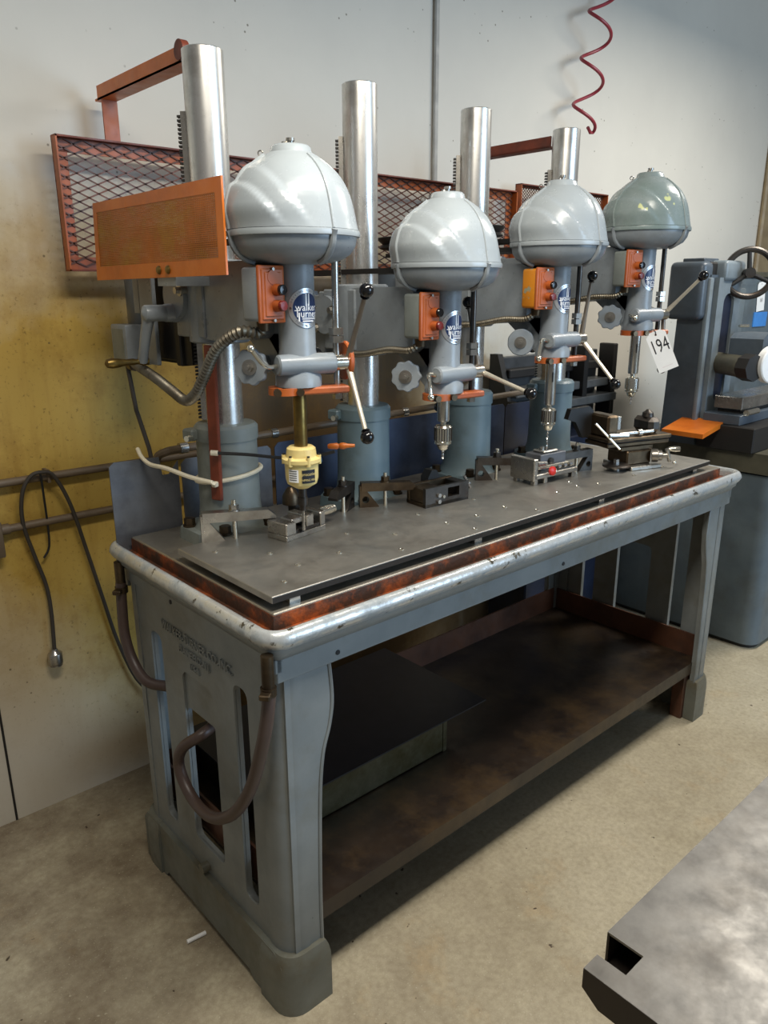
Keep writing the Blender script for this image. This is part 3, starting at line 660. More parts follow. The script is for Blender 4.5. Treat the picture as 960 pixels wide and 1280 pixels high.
        m_ = MB(); K = 40; pts = [(cx+.0011*cos(k*.9), SY+.0011*sin(k*.9), z0+(z1-z0)*k/K) for k in range(K+1)]; m_.tube(pts, .0026, 6, rib=.75); m_.build('drill_bit', 'steel', ch)
    # --- press one only: elevating crank, switch box of the motor, side screen
    if i == 0:
        c = L(-.06, .365, -.152)
        m_ = MB().lathe(c, (-1, 0, 0), [(.021, 0), (.019, .03), (.0175, .032), (.0175, .075), (.016, .078), (.008, .082), (.004, .084)], 20); ck = m_.build('elevating_crank', 'grey', P)
        e = c+Vector((-.066, .055, -.105))
        MB().tube(smooth_path([c+Vector((-.066, 0, .0)), c+Vector((-.068, .02, -.04)), e], 4), [.0145, .0135, .013, .0125, .012, .0115, .011, .011, .0115], 12).build('crank_arm', 'grey', ck)
        MB().lathe(e, (-1, 0, 0), [(.009, -.012), (.010, 0), (.006, .010), (.006, .016), (.0075, .022), (.0068, .038), (.0105, .060), (.0115, .072), (.009, .082), (.003, .086)], 18).build('crank_handle', 'brass', ck)
        m_ = MB().span((.155, .66, 1.285), (.165, .73, 1.485), .002); m_.build('mounting_plate', 'grey', P)
        MB().span((.16, .742, 1.40), (.166, .77, 1.49)).build('mounting_strip', 'grey', P)
        mbx = MB().span((.14, .79, 1.275), (.21, .875, 1.372), .004, 2).build('motor_switch_box', 'grey', P)
        MB().span((.1385, .80, 1.285), (.1405, .865, 1.362)).build('box_lid', 'oldgrey', mbx)
        MB().span((.19, .56, 1.29), (.21, .74, 1.45)).build('dark_guard_plate', 'dark', P)
        for y in (.58, .60): MB().cyl((.186, y, 1.40), (.192, y, 1.40), .007, n=12).build('plate_bolt', 'toolsteel', P)
        sx = .100; sf = MB().plate_with_holes([(.238, 1.478), (.825, 1.474), (.806, 1.640), (.238, 1.642)], [[(.262, 1.507), (.80, 1.503), (.79, 1.620), (.262, 1.617)]],
            lambda q: (sx, q[0], q[1]), lambda q: (sx+.004, q[0], q[1])).build('side_screen_frame', 'orange', P)
        m_ = MB()
        for k in range(33):
            z = 1.5045+k*.0036; m_.span((sx+.0005, .258, z-.0011), (sx+.0028, .80, z+.0011))
        stuff(m_.build('screen_slats', 'screen', sf))
        m_ = MB()
        for k in range(78): y = .262+k*.007; m_.span((sx+.0028, y-.0012, 1.503), (sx+.0045, y+.0012, 1.619))
        stuff(m_.build('screen_cross_wires', 'screen', sf))
        for y in (.46, .50): MB().lathe((sx, y, 1.491), (-1, 0, 0), [(.0085, 0), (.0085, .002), (.006, .005), (.0, .006)], 14).build('screen_bolt', 'brass', sf)
        MB().span((.104, .44, 1.46), (.20, .52, 1.478)).build('screen_bracket', 'grey', sf)
    return P
presses = [press(i) for i in range(4)]

# ------------------------------------------------------------------ belt guard behind the columns
def mesh_guard(name, x0, x1, y, z0, z1, cell, wire, rail, label):
    g = thing(name, ((x0+x1)/2, y, z0), label, 'guard', None)
    m_ = MB(); w = rail
    MB().span((x0, y-.03, z1-.004), (x1, y, z1)).build('top_flange', 'rustred', g)
    MB().span((x0, y-.004, z1-w), (x1, y, z1-.003)).build('top_rail', 'orange_red', g)
    MB().span((x0, y-.004, z0), (x1, y, z0+w)).build('bottom_rail', 'orange_red', g)
    MB().span((x0, y-.03, z0), (x1, y, z0+.004)).build('bottom_flange', 'rustred', g)
    MB().span((x0, y-.004, z0), (x0+w, y-.0005, z1-.004)).build('end_rail', 'orange_red', g); MB().span((x0, y-.03, z0), (x0+.004, y, z1)).build('end_flange', 'orange_red', g)
    MB().span((x1-w, y-.004, z0), (x1, y-.0005, z1-.004)).build('end_rail', 'orange_red', g); MB().span((x1-.004, y-.03, z0), (x1, y, z1)).build('end_flange', 'orange_red', g)
    cw, chh = cell; m_ = MB(); nx = int((x1-x0)/cw)+1; nz = int((z1-z0)/chh)+1
    for a in range(nx):
        for b in range(nz):
            for (p, q) in (((0, 0), (.5, .5)), ((.5, .5), (1, 0)), ((0, 0), (.5, -.5)), ((.5, -.5), (1, 0))):
                A = Vector((x0+(a+p[0])*cw, y-.007, z0+.012+(b+p[1])*chh)); B = Vector((x0+(a+q[0])*cw, y-.007, z0+.012+(b+q[1])*chh))
                if max(A.x, B.x) > x1 or max(A.z, B.z) > z1-.002 or min(A.z, B.z) < z0+.002: continue
                m_.box((A+B)/2, ((B-A).length, .002, wire), 0, 0, 1, 0, -atan2(B.z-A.z, B.x-A.x))
    stuff(m_.build('expanded_mesh', 'brown_wire', g)); return g
G['brown_wire'] = paint('orange_brown_mesh_wire', (112, 62, 40), (70, 44, 34), .5)
GY = .985
g = mesh_guard('belt_guard', .088, 1.79, GY, 1.497, 1.803, (.050, .0215), .0036, .034, 'long orange framed expanded metal guard hung behind the drill press columns')
for cx, zt, ye, mt in ((CX[0], 1.915, GY, 'orange'), (CX[3], 1.885, .845, 'rustred')):
    m_ = MB().span((cx-.018, CY+.045, zt-.018), (cx-.013, ye+.015, zt+.014)); m_.span((cx-.018, CY+.05, zt-.018), (cx+.022, ye+.03, zt-.013)); m_.build('support_angle', mt, g)
    if cx < 1: MB().span((cx-.016, ye-.006, 1.80), (cx+.022, ye-.001, zt-.013)).build('hanger_strap', 'orange_red', g)
    else: MB().span((cx-.03, ye+.01, 1.79), (cx-.012, GY, 1.80)).span((cx-.03, ye+.005, 1.79), (cx-.012, ye+.015, zt-.01)).build('hanger_strap', 'rustred', g)
MB().cyl((CX[0]-.01, CY+.05, 1.918), (CX[0]-.026, CY+.05, 1.918), .019, n=24).build('column_lug', 'rustred', g)
mesh_guard('small_mesh_guard', 1.83, 2.42, 1.0, 1.55, 1.835, (.016, .012), .0022, .012, 'small fine mesh guard with thin red frame beyond the long guard')

# ------------------------------------------------------------------ loose parts on the first press
tag(MB().box((.178, .462, 1.17), (.010, .028, .34), .35, .002, 1, .02).build('steel_bar', 'rustred'), 'rust red flat bar strapped upright to the column base by a cable tie', 'metal bar')
m_ = MB(); pts = [(CX[0]+.0745*cos(a), CY+.0745*sin(a), 1.045+.012*sin(a+2.2)) for a in [radians(215+q*10) for q in range(0, 36)]]
m_.tube(pts+smooth_path([(.160, .446, 1.046), (.13, .495, 1.055), (.105, .558, 1.068), (.096, .62, 1.068), (.097, .665, 1.078), (.102, .695, 1.092)], 6), .005, 8); m_.box((.17, .458, 1.039), (.016, .012, .012), .4, .002)
tag(m_.build('cable_tie', 'nylon'), 'long white nylon cable tie looped round the first column base', 'cable tie')
m_ = MB().tube([(.15, .818, 1.274), (.145, .78, 1.17), (.148, .735, 1.083), (.15, .722, 1.03)], .0055, 10)
tag(m_.build('motor_cable', 'cord'), 'thin dark cable hanging from the grey motor switch box to the splash sheet', 'cable')
air = thing('air_nozzle_line', (.3, .38, 1.08), 'thin black air line with orange nozzle tip reaching past the cream tapping head', 'air hose')
MB().tube(smooth_path([(.165, .447, 1.112), (.22, .40, 1.108), (.28, .35, 1.100), (.33, .30, 1.105), (.36, .27, 1.115)], 6), .0036, 8).build('line', 'blackmat', air)
MB().tube(smooth_path([(.29, .36, 1.092), (.31, .34, 1.086), (.325, .325, 1.088), (.345, .30, 1.096)], 5), .008, 10).build('blue_sleeve', 'blue', air)
MB().cyl((.160, .451, 1.1125), (.172, .441, 1.1115), .0062, n=12).build('ferrule', 'nylon', air)
MB().lathe((.335, .262, 1.131), (.76, -.64, .02), [(.004, 0), (.006, .004), (.007, .02), (.0045, .024), (.007, .028), (.0075, .034), (.005, .042), (.0035, .058)], 12).build('nozzle', 'orange', air)

# ------------------------------------------------------------------ clamps and vises on the plate
def clamp(x, y, tx, ty, h, mat, label, hole=True):
    d = Vector((tx-x, ty-y, 0)); Ln = d.length; d.normalize(); n_ = Vector((-d.y, d.x, 0)); b0 = Vector((x, y, PZ))
    c = thing('hold_down_clamp', (x, y, PZ), label, 'clamp', 'hold-down clamps on the fixture plate')
    Q = lambda s_, w, z: b0+d*s_+n_*w+Vector((0, 0, z))
    tri = [(0, 0), (.052, 0), (.040, .012), (.010, h-.006), (0, h)]
    tri = [(0, 0), (.050, 0), (.008, h), (0, h)]
    hl = [(.015+.009*cos(a), .02+.009*sin(a)) for a in [2*pi*k/16 for k in range(16)]]
    MB().plate_with_holes(tri, [hl] if hole else [], lambda q: Q(q[0], -.009, q[1]), lambda q: Q(q[0], .009, q[1])).build('step_block', mat, c, 25)
    bar = [(.004, h-.014), (Ln-.03, h-.016), (Ln, h-.016), (Ln, h-.010), (Ln-.016, h+.004), (.004, h+.008)]
    MB().prism(bar, lambda q: Q(q[0], -.012, q[1]), lambda q: Q(q[0], .012, q[1])).build('clamp_bar', mat, c, 25)
    s_ = Ln*.45
    MB().cyl(Q(s_, 0, 0), Q(s_, 0, h+.03), .0052, n=12).build('stud', 'chrome', c)
    m_ = MB().cyl(Q(s_, 0, h+.006), Q(s_, 0, h+.009), .013, n=18); hexnut(m_, Q(s_, 0, h+.009), Q(s_, 0, h+.020), .011); m_.build('nut', mat if hole else 'steel', c)
clamp(.112, .43, .262, .365, .058, 'toolsteel', 'bright steel hold-down clamp with solid step block beside the small steel vise', False)
clamp(.542, .408, .672, .335, .056, 'brown_steel', 'browned hold-down clamp with holed step block holding the black channel vise')
clamp(.968, .40, 1.075, .315, .060, 'darksteel', 'dark hold-down clamp bearing on the left of the blue-grey drilling jig')
clamp(1.325, .255, 1.205, .285, .058, 'darksteel', 'dark hold-down clamp bearing on the right of the blue-grey drilling jig')
clamp(.53, .425, .43, .372, .06, 'darksteel', 'dark hold-down clamp behind the small steel vise under the tapping head')
def local(px, py, ang):
    X_ = Vector((cos(ang), sin(ang), 0)); Y_ = Vector((-sin(ang), cos(ang), 0)); return lambda x, y, z: Vector((px, py, PZ))+X_*x+Y_*y+Vector((0, 0, z))
def lbox(q, a, b, ang, bev=.001):
    a = Vector(a); b = Vector(b); c = (a+b)/2; return MB().box(q(*c), [abs(k) for k in (b-a)], ang, bev)
# small steel vise under the tapping head
a_ = .16; q = local(.247, .300, a_); v = thing('toolmakers_vise', (.31, .34, PZ), 'small bright steel vise with knurled screw under the tapping head', 'vise')
lbox(q, (0, 0, 0), (.122, .062, .012), a_).build('vise_bed', 'toolsteel', v); lbox(q, (.002, .004, .012), (.12, .058, .020), a_).build('vise_rail', 'darksteel', v)
lbox(q, (0, 0, .012), (.03, .062, .040), a_, .002).build('fixed_jaw', 'toolsteel', v); lbox(q, (.062, 0, .020), (.085, .062, .046), a_, .002).build('moving_jaw', 'toolsteel', v); lbox(q, (.106, 0, .012), (.122, .062, .044), a_, .002).build('screw_block', 'toolsteel', v)
lbox(q, (.028, .012, .030), (.062, .05, .042), a_, .002).build('work_piece', 'steel', v)
MB().cyl(q(.08, .03, .032), q(.15, .03, .032), .006, n=12).build('screw', 'steel', v); MB().lathe(q(.135, .03, .032), q(1, 0, 0)-q(0, 0, 0), [(.008, 0), (.0115, .002), (.0115, .036), (.010, .038), (.010, .046), (.006, .048)], 20).build('knurled_knob', 'chrome', v)
MB().cyl(q(.045, -.006, .018), q(.045, .004, .018), .004, n=10).build('screw_head', 'dark', v)
lbox(q, (.1, .075, 0), (.125, .10, .05), a_, .002).build('stop_block', 'darksteel', v); MB().lathe(q(.10, .088, .05), (0, 0, 1), [(.02, 0), (.02, .02), (.012, .034), (.006, .04)], 18).build('stop_knob', 'brown_steel', v)
MB().prism([(0, 0), (.05, 0), (.05, .008), (.02, .055), (.0, .055)], lambda p: q(.125+p[0]*.6, .07+p[0]*.3, .0+p[1]), lambda p: q(.125+p[0]*.6-.006, .07+p[0]*.3+.012, p[1])).build('stop_angle', 'darksteel', v)
# black channel vise
a_ = -.06; q = local(.654, .284, a_); v = thing('channel_vise', (.72, .3, PZ), 'dark browned steel channel vise under the second drill chuck', 'vise')
lbox(q, (0, 0, 0), (.148, .075, .010), a_).build('vise_bed', 'brown_steel', v)
MB().plate_with_holes([(0, .0), (.148, 0), (.148, .05), (0, .05)], [[(.075, .018), (.115, .018), (.115, .042), (.075, .042)]], lambda p: q(p[0], .0, p[1]), lambda p: q(p[0], .010, p[1])).build('front_cheek', 'darksteel', v, 25)
lbox(q, (0, .062, .0), (.148, .075, .05), a_, .002).build('back_cheek', 'brown_steel', v); lbox(q, (.0, .008, .010), (.06, .064, .046), a_, .002).build('fixed_jaw', 'brown_steel', v); lbox(q, (.122, .008, .010), (.148, .064, .048), a_, .002).build('moving_jaw', 'dark', v)
MB().prism([(0, 0), (.04, 0), (.04, .02), (.028, .038), (.012, .038), (0, .02)], lambda p: q(.07+p[0], .07, .035+p[1]), lambda p: q(.07+p[0], .10, .035+p[1])).build('jaw_cap', 'dark', v)
for z in (.028, .012): MB().cyl(q(.042, -.007, z), q(.042, .002, z), .0055, n=12).build('vise_screw', 'steel', v)
MB().cyl(q(.054, -.010, .024), q(.054, .002, .024), .004, n=12).build('vise_screw', 'chrome', v)
MB().cyl(q(.148, .035, .03), q(.185, .035, .03), .005, n=10).build('lever', 'toolsteel', v); MB().cyl(q(.175, .02, .02), q(.185, .055, .045), .004, n=8).build('lever_pin', 'steel', v)
# drilling jig
a_ = -.07; q = local(1.035, .240, a_); v = thing('drilling_jig', (1.12, .28, PZ), 'blue-grey drilling jig on feet with a red clamp knob', 'jig')
for x in (.004, .045, .165): lbox(q, (x, .004, 0), (x+.014, .018, .022), a_).build('foot', 'toolsteel', v); lbox(q, (x, .07, 0), (x+.014, .084, .022), a_).build('foot', 'toolsteel', v)
lbox(q, (0, 0, .016), (.185, .09, .030), a_, .002).build('jig_base', 'toolsteel', v); lbox(q, (-.004, 0, .012), (.012, .09, .075), a_, .002).build('end_plate', 'toolsteel', v)
lbox(q, (.055, .03, .030), (.165, .088, .075), a_, .002).build('jig_body', 'splash', v); lbox(q, (.075, .035, .075), (.135, .08, .083), a_, .003).build('bushing_plate', 'toolsteel', v)
MB().cyl(q(.09, .058, .083), q(.09, .058, .092), .008, n=14).build('drill_bushing', 'toolsteel', v)
MB().cyl(q(.095, .022, .055), q(.095, .032, .055), .009, n=14).build('locating_pin', 'darksteel', v)
MB().cyl(q(.018, .01, .046), q(.15, .012, .044), .005, n=10).build('clamp_rod', 'chrome', v); MB().cyl(q(.02, .012, .058), q(.06, .014, .054), .007, n=10).build('clamp_body', 'toolsteel', v)
MB().lathe(q(.062, -.006, .036), q(0, -1, .1)-q(0, 0, 0), [(.008, -.004), (.013, 0), (.013, .006), (.006, .010)], 16).build('red_knob', 'red', v); MB().ball(q(.075, -.008, .034), .006).build('rod_ball', 'chrome', v)
for x in (.10, .125, .15): MB().cyl(q(x, .006, .04), q(x+.012, .006, .041), .0065, n=8).build('clamp_nut', 'steel', v)
# cross-slide vise
a_ = -.30; q = local(1.42, .235, a_); v = thing('cross_slide_vise', (1.46, .22, PZ), 'oily dark cross-slide vise with crank handles under the fourth drill chuck', 'vise')
lbox(q, (-.002, -.085, 0), (.115, .045, .012), a_, .002).build('ground_pad', 'toolsteel', v); lbox(q, (.0, -.06, .012), (.095, .03, .055), a_, .004).build('lower_body', 'brown_steel', v)
lbox(q, (-.02, -.05, .052), (.11, .04, .070), a_, .004).build('saddle', 'brown_steel', v)
lbox(q, (-.075, -.055, .070), (.165, .05, .082), a_, .002).build('slide_table', 'brown_steel', v); lbox(q, (-.078, -.062, .086), (.168, .056, .098), a_, .003).build('vise_bed', 'brown_steel', v); lbox(q, (-.07, -.05, .080), (.16, .045, .088), a_, .001).build('bed_groove', 'dark', v)
lbox(q, (-.07, -.045, .098), (-.03, .05, .165), a_, .006).build('fixed_jaw', 'brown_steel', v); lbox(q, (-.03, -.04, .12), (-.018, .045, .16), a_, .001).build('jaw_plate', 'toolsteel', v)
lbox(q, (.10, -.04, .098), (.145, .045, .145), a_, .012).build('moving_jaw', 'darksteel', v); MB().lathe(q(.122, 0, .145), (0, 0, 1), [(.018, 0), (.016, .012), (.008, .018), (.004, .022)], 14).build('jaw_bolt', 'darksteel', v)
MB().prism([(0, 0), (.03, 0), (.035, .08), (.02, .095), (-.05, .09), (-.06, .06), (-.03, .05)], lambda p: q(-.10+p[0], .03, .09+p[1]), lambda p: q(-.10+p[0], .05, .09+p[1])).build('jaw_arm', 'dark', v)
MB().cyl(q(-.03, -.05, .108), q(.10, -.05, .108), .006, n=12).build('screw', 'toolsteel', v); MB().cyl(q(-.09, -.075, .112), q(-.02, -.075, .108), .007, n=10).build('screw_boss', 'toolsteel', v)
MB().lathe(q(.04, -.05, .108), q(1, 0, 0)-q(0, 0, 0), [(.011, 0), (.011, .014), (.006, .016)], 12).build('screw_collar', 'steel', v)
MB().cyl(q(-.13, -.06, .150), q(-.055, -.085, .072), .0038, n=8).build('handle_bar', 'chrome', v)
MB().lathe(q(.095, -.06, .035), q(.75, -.6, .05)-q(0, 0, 0), [(.02, 0), (.02, .018), (.016, .02), (.016, .03), (.009, .032), (.009, .045)], 18).build('dial', 'toolsteel', v)
MB().cyl(q(.145, -.085, .018), q(.125, -.09, .058), .006, n=10).build('crank', 'toolsteel', v); MB().lathe(q(.135, -.085, .056), q(.75, -.6, .05)-q(0, 0, 0), [(.006, 0), (.009, .02), (.0075, .034), (.002, .036)], 12).build('crank_grip', 'chrome', v); MB().ball(q(.150, -.10, .016), .006).build('crank_ball', 'chrome', v)
# round hold-down disc in front of the vise
v = thing('clamping_disc', (1.372, .195, PZ), 'round dark steel disc bolted down in front of the cross-slide vise', 'disc')
MB().lathe((1.372, .195, PZ+.010), (0, 0, 1), [(.03, 0), (.040, .002), (.041, .007), (.036, .010), (.02, .011)], 32).build('disc', 'darksteel', v)
MB().cyl((1.372, .195, PZ), (1.372, .195, PZ+.012), .012, n=16).build('spacer', 'steel', v); m_ = MB(); hexnut(m_, (1.372, .195, PZ+.02), (1.372, .195, PZ+.034), .009); m_.build('bolt', 'steel', v)

# ------------------------------------------------------------------ paper tag
def paper_tag(name, c, X_, Y_, w, h, lines, label):
    t = thing(name, c, label, 'tag'); c = Vector(c); X_ = Vector(X_).normalized(); Y_ = (Vector(Y_)-X_*Vector(Y_).dot(X_)).normalized(); N_ = X_.cross(Y_)
    poly = [(-w/2, -h/2), (w/2, -h/2), (w/2, h/2-.012), (w/2-.012, h/2), (-w/2+.012, h/2), (-w/2, h/2-.012)]
    hl = [(.003*cos(2*pi*k/10), h/2-.011+.003*sin(2*pi*k/10)) for k in range(10)]
    Q = lambda a, b, l: c+X_*a+Y_*b+N_*l
    MB().plate_with_holes(poly, [hl], lambda p: Q(p[0], p[1], 0), lambda p: Q(p[0], p[1], .0006)).build('card', 'white', t)
    for txt, a, b, sz, mt, sx in lines:
        V, Fc = text_geo(txt, sz, sx); MB().add([Q(p[0]+a, p[1]+b, .0011) for p in V], Fc).build('writing', mt, t)
    return t, Q
vx = Vector((CX[3]+.06, .17, 1.30))
rgt = Vector((.50, -.86, 0)); upv = Vector((0, 0, 1)); th = radians(25)
Xt = rgt*cos(th)+upv*sin(th); Yt = -rgt*sin(th)+upv*cos(th)
tt, Q = paper_tag('paper_tag', (CX[3]+.004, .136, 1.277), Xt, Yt, .056, .120, [('194', .0, .014, .058, 'ink', .60), ('____', 0, -.042, .012, 'redink', 1.2)], 'white paper tag numbered 194 hanging from the fourth drill press')
MB().tube(smooth_path([Q(0, .048, .001), Q(.002, .06, .004), (CX[3]+.02, .19, 1.335)], 5), .0012, 6).build('string', 'blackmat', tt)

# ------------------------------------------------------------------ left wall things
wp = thing('wall_pipe', (.0, 1.035, .97), 'upper dark painted pipe running along the stained wall', 'pipe', None)
MB().cyl((-1.2, 1.036, .984), (.5, 1.036, .980), .0105, n=14).build('pipe', 'pipe', wp); MB().span((-.008, 1.024, .966), (.0, 1.06, 1.0)).build('pipe_clip', 'pipe', wp)
wp = thing('wall_pipe', (.0, 1.035, .85), 'lower dark painted pipe running from the wall outlet box', 'pipe', None)
MB().cyl((-.13, 1.038, .860), (.9, 1.038, .857), .0105, n=14).build('pipe', 'pipe', wp); MB().cyl((-.14, 1.038, .86), (-.115, 1.038, .86), .014, n=14).build('pipe_coupling', 'pipe', wp)
tag(MB().span((-.23, 1.02, .79), (-.135, 1.06, .885), .004, 2).build('outlet_box', 'pipe'), 'brown painted electrical box at the end of the lower wall pipe', 'electrical box')
cdr = thing('power_cord', (-.05, 1.03, .46), 'dark power cord draped over the wall pipe with a metal plug', 'power cord')
pts = [(-.047, 1.035, .485), (-.040, 1.04, .60), (-.042, 1.045, .68), (-.062, 1.04, .77), (-.082, 1.03, .87), (-.078, 1.015, .95), (-.055, 1.012, .992), (-.025, 1.012, 1.0), (.005, 1.015, .985), (.04, 1.02, .90), (.075, 1.035, .75), (.105, 1.04, .60), (.135, 1.04, .45), (.18, 1.03, .31), (.24, 1.0, .255), (.32, .95, .27), (.36, .80, .30)]
MB().tube(smooth_path(pts, 8), .0052, 10).build('cord', 'cord', cdr)
MB().tube(smooth_path([(-.028, 1.012, 1.002), (-.025, 1.02, .96), (-.02, 1.035, .86), (-.022, 1.04, .79), (-.04, 1.04, .76)], 6), .003, 8).build('tie', 'blackmat', cdr)
MB().lathe((-.047, 1.035, .495), (0, 0, -1), [(.008, 0), (.010, .006), (.018, .012), (.0195, .016), (.0195, .042), (.017, .045), (.017, .050)], 20).build('plug', 'toolsteel', cdr)

# drain hose on the bench end
hs = thing('drain_hose', (-.03, .36, .38), 'brown rubber drain hose looped through the slots of the bench end', 'hose')
pts = [(.012, .655, .79), (.008, .652, .74), (.004, .645, .66), (.006, .615, .60), (.014, .565, .565), (.05, .52, .556), (.085, .46, .550), (.085, .40, .540), (.065, .345, .535), (.02, .325, .532), (-.008, .355, .50), (-.012, .375, .45), (-.012, .345, .405), (-.012, .29, .385), (-.012, .22, .40), (-.012, .14, .46), (-.010, .075, .55), (-.006, .035, .65), (.002, .022, .72), (.008, .020, .77)]
MB().tube(smooth_path(pts, 7), .0125, 14).build('hose', 'hose', hs)
for x, y in ((.012, .655), (.008, .022)):
    MB().cyl((x, y, .775), (x, y, .842), .0115, n=14).build('drain_pipe', 'brown_steel', hs)
    m_ = MB().cyl((x, y, .765), (x, y, .780), .0148, n=16); m_.box((x-.015, y-.012, .772), (.016, .02, .011), .7, .002); m_.build('hose_clamp', 'brown_steel', hs)

# ------------------------------------------------------------------ under the bench
bx = thing('storage_box', (.5, .42, .214), 'galvanised sheet metal box standing on the bench shelf', 'box')
z0, z1 = .2145, .335
m_ = MB(); x0, x1, y0, y1 = .16, .72, .26, .62
MB().span((x0, y0, z0), (x1, y0+.003, z1)).build('front_side', 'galv', bx); MB().span((x0, y1-.003, z0), (x1, y1, z1)).build('back_side', 'galv', bx)
MB().span((x0, y0, z0), (x0+.003, y1, z1)).build('end_side', 'galv', bx); MB().span((x1-.003, y0, z0), (x1, y1, z1)).build('end_side', 'galv', bx); MB().span((x0, y0, z0), (x1, y1, z0+.003)).build('bottom', 'galv', bx)
MB().span((x1-.012, y0-.002, z0), (x1+.002, y0+.002, z1)).build('corner_seam', 'galv', bx)
tag(MB().span((.13, .225, .336), (.845, .655, .340)).build('sheet_lid', 'lid'), 'black steel sheet lying over the galvanised box', 'metal sheet')

# ------------------------------------------------------------------ red air hose
m_ = MB(); pts = []
for k in range(0, 181):
    t = k/180; z = 2.79-.735*t; a = 2*pi*(2.552-z)/.168
    pts.append(Vector((2.325-.145*t+.066*cos(a), .96+.04*sin(a), z)))
m_.tube(pts+[Vector((2.225, .95, 2.052)), Vector((2.205, .95, 2.07))], .0065, 10); tag(m_.build('air_hose', 'redhose'), 'red coiled air hose hanging down the wall behind the fourth column', 'air hose')

# ------------------------------------------------------------------ dark machine bed behind
db = thing('lathe_bed', (2.1, .9, 0), 'dark grey machine with stepped ledges standing by the wall behind the far columns', 'machine')
MB().span((1.76, .80, 0), (2.36, 1.0, .86), .006).build('cabinet', 'navy_steel', db)
MB().prism([(.78, .86), (1.02, .86), (1.02, 1.20), (.98, 1.20), (.92, 1.02), (.78, 1.0)], lambda p: (1.74, p[0], p[1]), lambda p: (1.77, p[0], p[1])).build('end_plate', 'dark', db)
MB().span((1.77, .985, .86), (2.45, 1.02, 1.185), .003).build('back_panel', 'bedgrey', db)
for z, y in ((1.105, .94), (1.03, .90), (.965, .87)): MB().span((1.77, y, z), (2.45, .99, z+.035), .004).build('ledge', 'ledge' if z < 1.1 else 'dark', db)
for x in (2.20, 2.42): MB().span((x, .88, .9), (x+.03, .96, 1.215), .004).build('upright', 'dark', db)
MB().cyl((1.98, .92, 1.08), (1.98, .92, 1.13), .008, n=10).build('red_grip', 'redbutton', db)

# ------------------------------------------------------------------ surface grinder
gr = thing('surface_grinder', (2.75, .45, 0), 'blue-grey surface grinder with large handwheel standing beyond the bench', 'grinder')
MB().prism(rrect(2.40, .11, 3.25, .80, .06), lambda p: (p[0], p[1], .02), lambda p: (p[0], p[1], .74)).build('cabinet', 'cabinet', gr)
MB().prism(rrect(2.415, .125, 3.235, .785, .05), lambda p: (p[0], p[1], 0), lambda p: (p[0], p[1], .03)).build('plinth', 'dark', gr)
MB().prism(rrect(2.38, .10, 3.25, .80, .04), lambda p: (p[0], p[1], .75), lambda p: (p[0], p[1], .83)).build('base_casting', 'olive', gr)
MB().prism(rrect(2.44, .20, 3.2, .78, .04), lambda p: (p[0], p[1], .735), lambda p: (p[0], p[1], .752)).build('joint', 'dark', gr)
MB().prism([(.445, .83), (.60, .83), (.592, 1.14), (.578, 1.17), (.575, 1.31), (.575, 1.50), (.45, 1.50)], lambda p: (2.37, p[0], p[1]), lambda p: (2.60, p[0], p[1])).build('column', 'grinder', gr, 20)
MB().span((2.355, .442, .86), (2.385, .462, 1.49), .008, 2).build('way_strip', 'grinder_light', gr)
wy = MB().plate_with_holes([(2.40, .90), (2.60, .90), (2.60, 1.49), (2.40, 1.49)], [rrect(2.455, 1.0, 2.545, 1.43, .04)], lambda p: (p[0], .430, p[1]), lambda p: (p[0], .452, p[1])).build('way_cover', 'grinder_light', gr, 25)
MB().span((2.45, .440, .99), (2.55, .446, 1.44)).build('way_slot', 'navy_steel', gr)
MB().span((2.32, .455, 1.33), (2.40, .605, 1.55), .022, 4).build('motor_cover', 'grinder', gr)
MB().span((2.36, .48, 1.547), (2.48, .57, 1.563), .003).build('cover_cap', 'grinder', gr)
MB().span((2.38, .46, 1.49), (2.45, .60, 1.548), .006).build('motor_end', 'dark', gr)
MB().span((2.43, .42, 1.475), (2.60, .55, 1.555), .016, 3).build('column_cap', 'grinder_light', gr)
MB().span((2.60, .56, .83), (2.95, .70, 1.45), .01, 2).build('rear_housing', 'cabinet', gr)
hw = Vector((2.55, .385, 1.507)); ax = Vector((-.80, -.60, .05)).normalized()
whl = MB().ring(hw, ax, .090, .012, 48, 10).build('handwheel', 'darksteel', gr)
x_, y_, _d = basis(ax)
for k in range(3): a = pi/2+k*2*pi/3+.1; MB().cyl(hw, hw+(x_*cos(a)+y_*sin(a))*.087, .010, .008, n=10).build('spoke', 'dark', whl)
MB().cyl(hw-ax*.05, hw+ax*.02, .020, n=18).build('wheel_hub', 'darksteel', whl); MB().cyl(hw, hw-ax*.06, .012, n=12).build('wheel_shaft', 'toolsteel', whl)
MB().cyl((2.49, .45, 1.158), (2.40, .295, 1.155), .042, n=28).build('spindle_nose', 'olive', gr); MB().cyl((2.40, .295, 1.155), (2.385, .245, 1.155), .052, n=8).build('wheel_flange', 'dark', gr)
MB().lathe((2.47, .235, 1.165), (-.3, -.95, 0), [(.02, 0), (.068, .001), (.072, .004), (.072, .03), (.068, .034), (.03, .035), (.028, .03)], 40).build('grinding_wheel', 'white', gr)
MB().prism([(2.44, 1.18), (2.60, 1.18), (2.60, 1.28), (2.47, 1.28), (2.44, 1.26)], lambda p: (p[0], .25, p[1]), lambda p: (p[0], .38, p[1])).build('wheel_guard', 'grinder', gr)
MB().span((2.35, .20, .83), (3.2, .43, .93), .004).build('saddle', 'dark', gr); MB().span((2.37, .27, .93), (3.2, .42, .97), .003).build('grinder_table', 'grinder', gr)
MB().span((2.41, .285, .985), (3.1, .40, 1.035), .003).build('magnetic_chuck', 'toolsteel', gr); MB().span((2.43, .30, .968), (3.1, .39, .987)).build('chuck_base', 'dark', gr); MB().cyl((2.40, .262, .978), (2.50, .262, .978), .012, n=14).build('chuck_handle', 'chrome', gr)
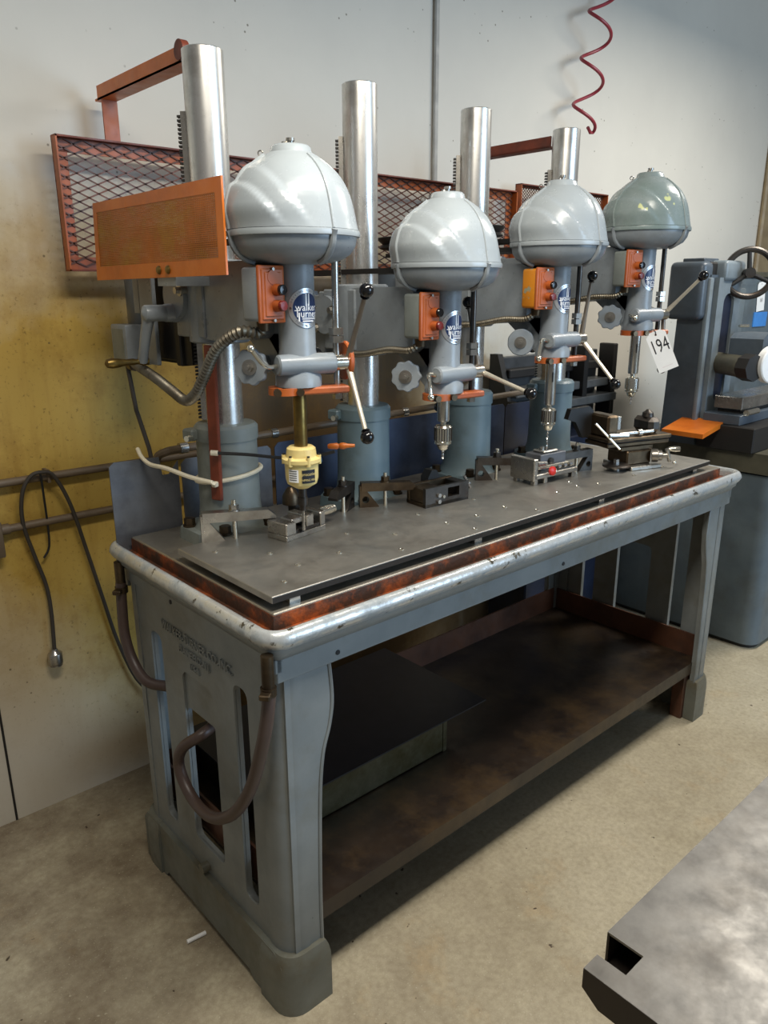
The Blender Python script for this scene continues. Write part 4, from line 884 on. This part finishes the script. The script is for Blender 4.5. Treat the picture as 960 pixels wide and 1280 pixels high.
MB().cyl((2.60, .42, 1.30), (2.64, .40, 1.30), .006, n=10).build('lock_pin', 'chrome', gr)
MB().prism([(0, 0), (.175, -.032), (.175, -.05), (0, -.02)], lambda p: (2.385-p[0], .507, .940+p[1]), lambda p: (2.385-p[0], .335, .940+p[1])).build('way_guard', 'orange', gr)
MB().span((2.36, .33, .915), (2.40, .51, .93), .002).build('guard_bracket', 'dark', gr)
ec = thing('control_cabinet', (3.7, .9, 0), 'grey steel control cabinet against the wall behind the grinder', 'cabinet')
MB().span((3.36, .80, 0), (4.05, 1.045, 1.50), .01, 2).build('body', 'cabinet', ec); MB().span((3.39, .792, .2), (4.02, .80, 1.47), .003).build('door', 'cabinet', ec)
MB().span((3.35, .79, 1.50), (4.06, 1.05, 1.53), .006).build('top', 'olive', ec)
tg, Q = paper_tag('paper_tag', (3.64, .785, 1.405), (.97, -.1, .12), (-.1, 0, 1), .075, .15, [('181', .005, -.02, .03, 'ink', .7)], 'white paper tag taped to the control cabinet with blue tape')
tag(MB().span((3.59, .786, 1.25), (3.75, .7915, 1.325)).build('tape_strip', 'tape'), 'strip of blue tape on the grey control cabinet', 'tape')

# ------------------------------------------------------------------ fabricated steel table in the foreground
SZ = .5
st = thing('steel_stand', (.9, -.9, 0), 'unpainted fabricated steel table top with cut channel corner standing before the bench', 'steel table')
MB().plate_with_holes([(.248, -.533), (2.0, -.533), (2.0, -1.6), (.165, -1.6), (.165, -.546), (.20, -.546), (.20, -.594), (.248, -.594)], [], lambda p: (p[0], p[1], SZ-.004), lambda p: (p[0], p[1], SZ)).build('top_plate', 'hotsteel', st)
MB().span((.248, -.537, SZ-.06), (2.0, -.533, SZ-.002)).build('edge_channel', 'hotdark', st)
MB().span((.248, -.594, SZ-.064), (2.0, -.533, SZ-.060)).build('channel_floor', 'hotdark', st); MB().span((.25, -.598, SZ-.062), (2.0, -.594, SZ-.004)).build('channel_web', 'hotsteel', st)
MB().prism([(-.546, -.001), (-.546, -.035), (-.575, -.055), (-1.6, -.055), (-1.6, -.001)], lambda p: (.1645, p[0], SZ+p[1]), lambda p: (.169, p[0], SZ+p[1])).build('side_angle', 'hotdark', st)
for x, y in ((.75, -.66), (1.9, -.66), (1.9, -1.5), (.75, -1.5)): MB().span((x-.03, y-.03, 0), (x+.03, y+.03, SZ-.004), .003).build('leg', 'hotdark', st)

# ------------------------------------------------------------------ litter on the floor
tag(MB().cyl((-.045, .345, .005), (.0, .34, .005), .005, n=12).build('plastic_tube', 'white'), 'short clear plastic tube lying on the floor by the bench end', 'tube')
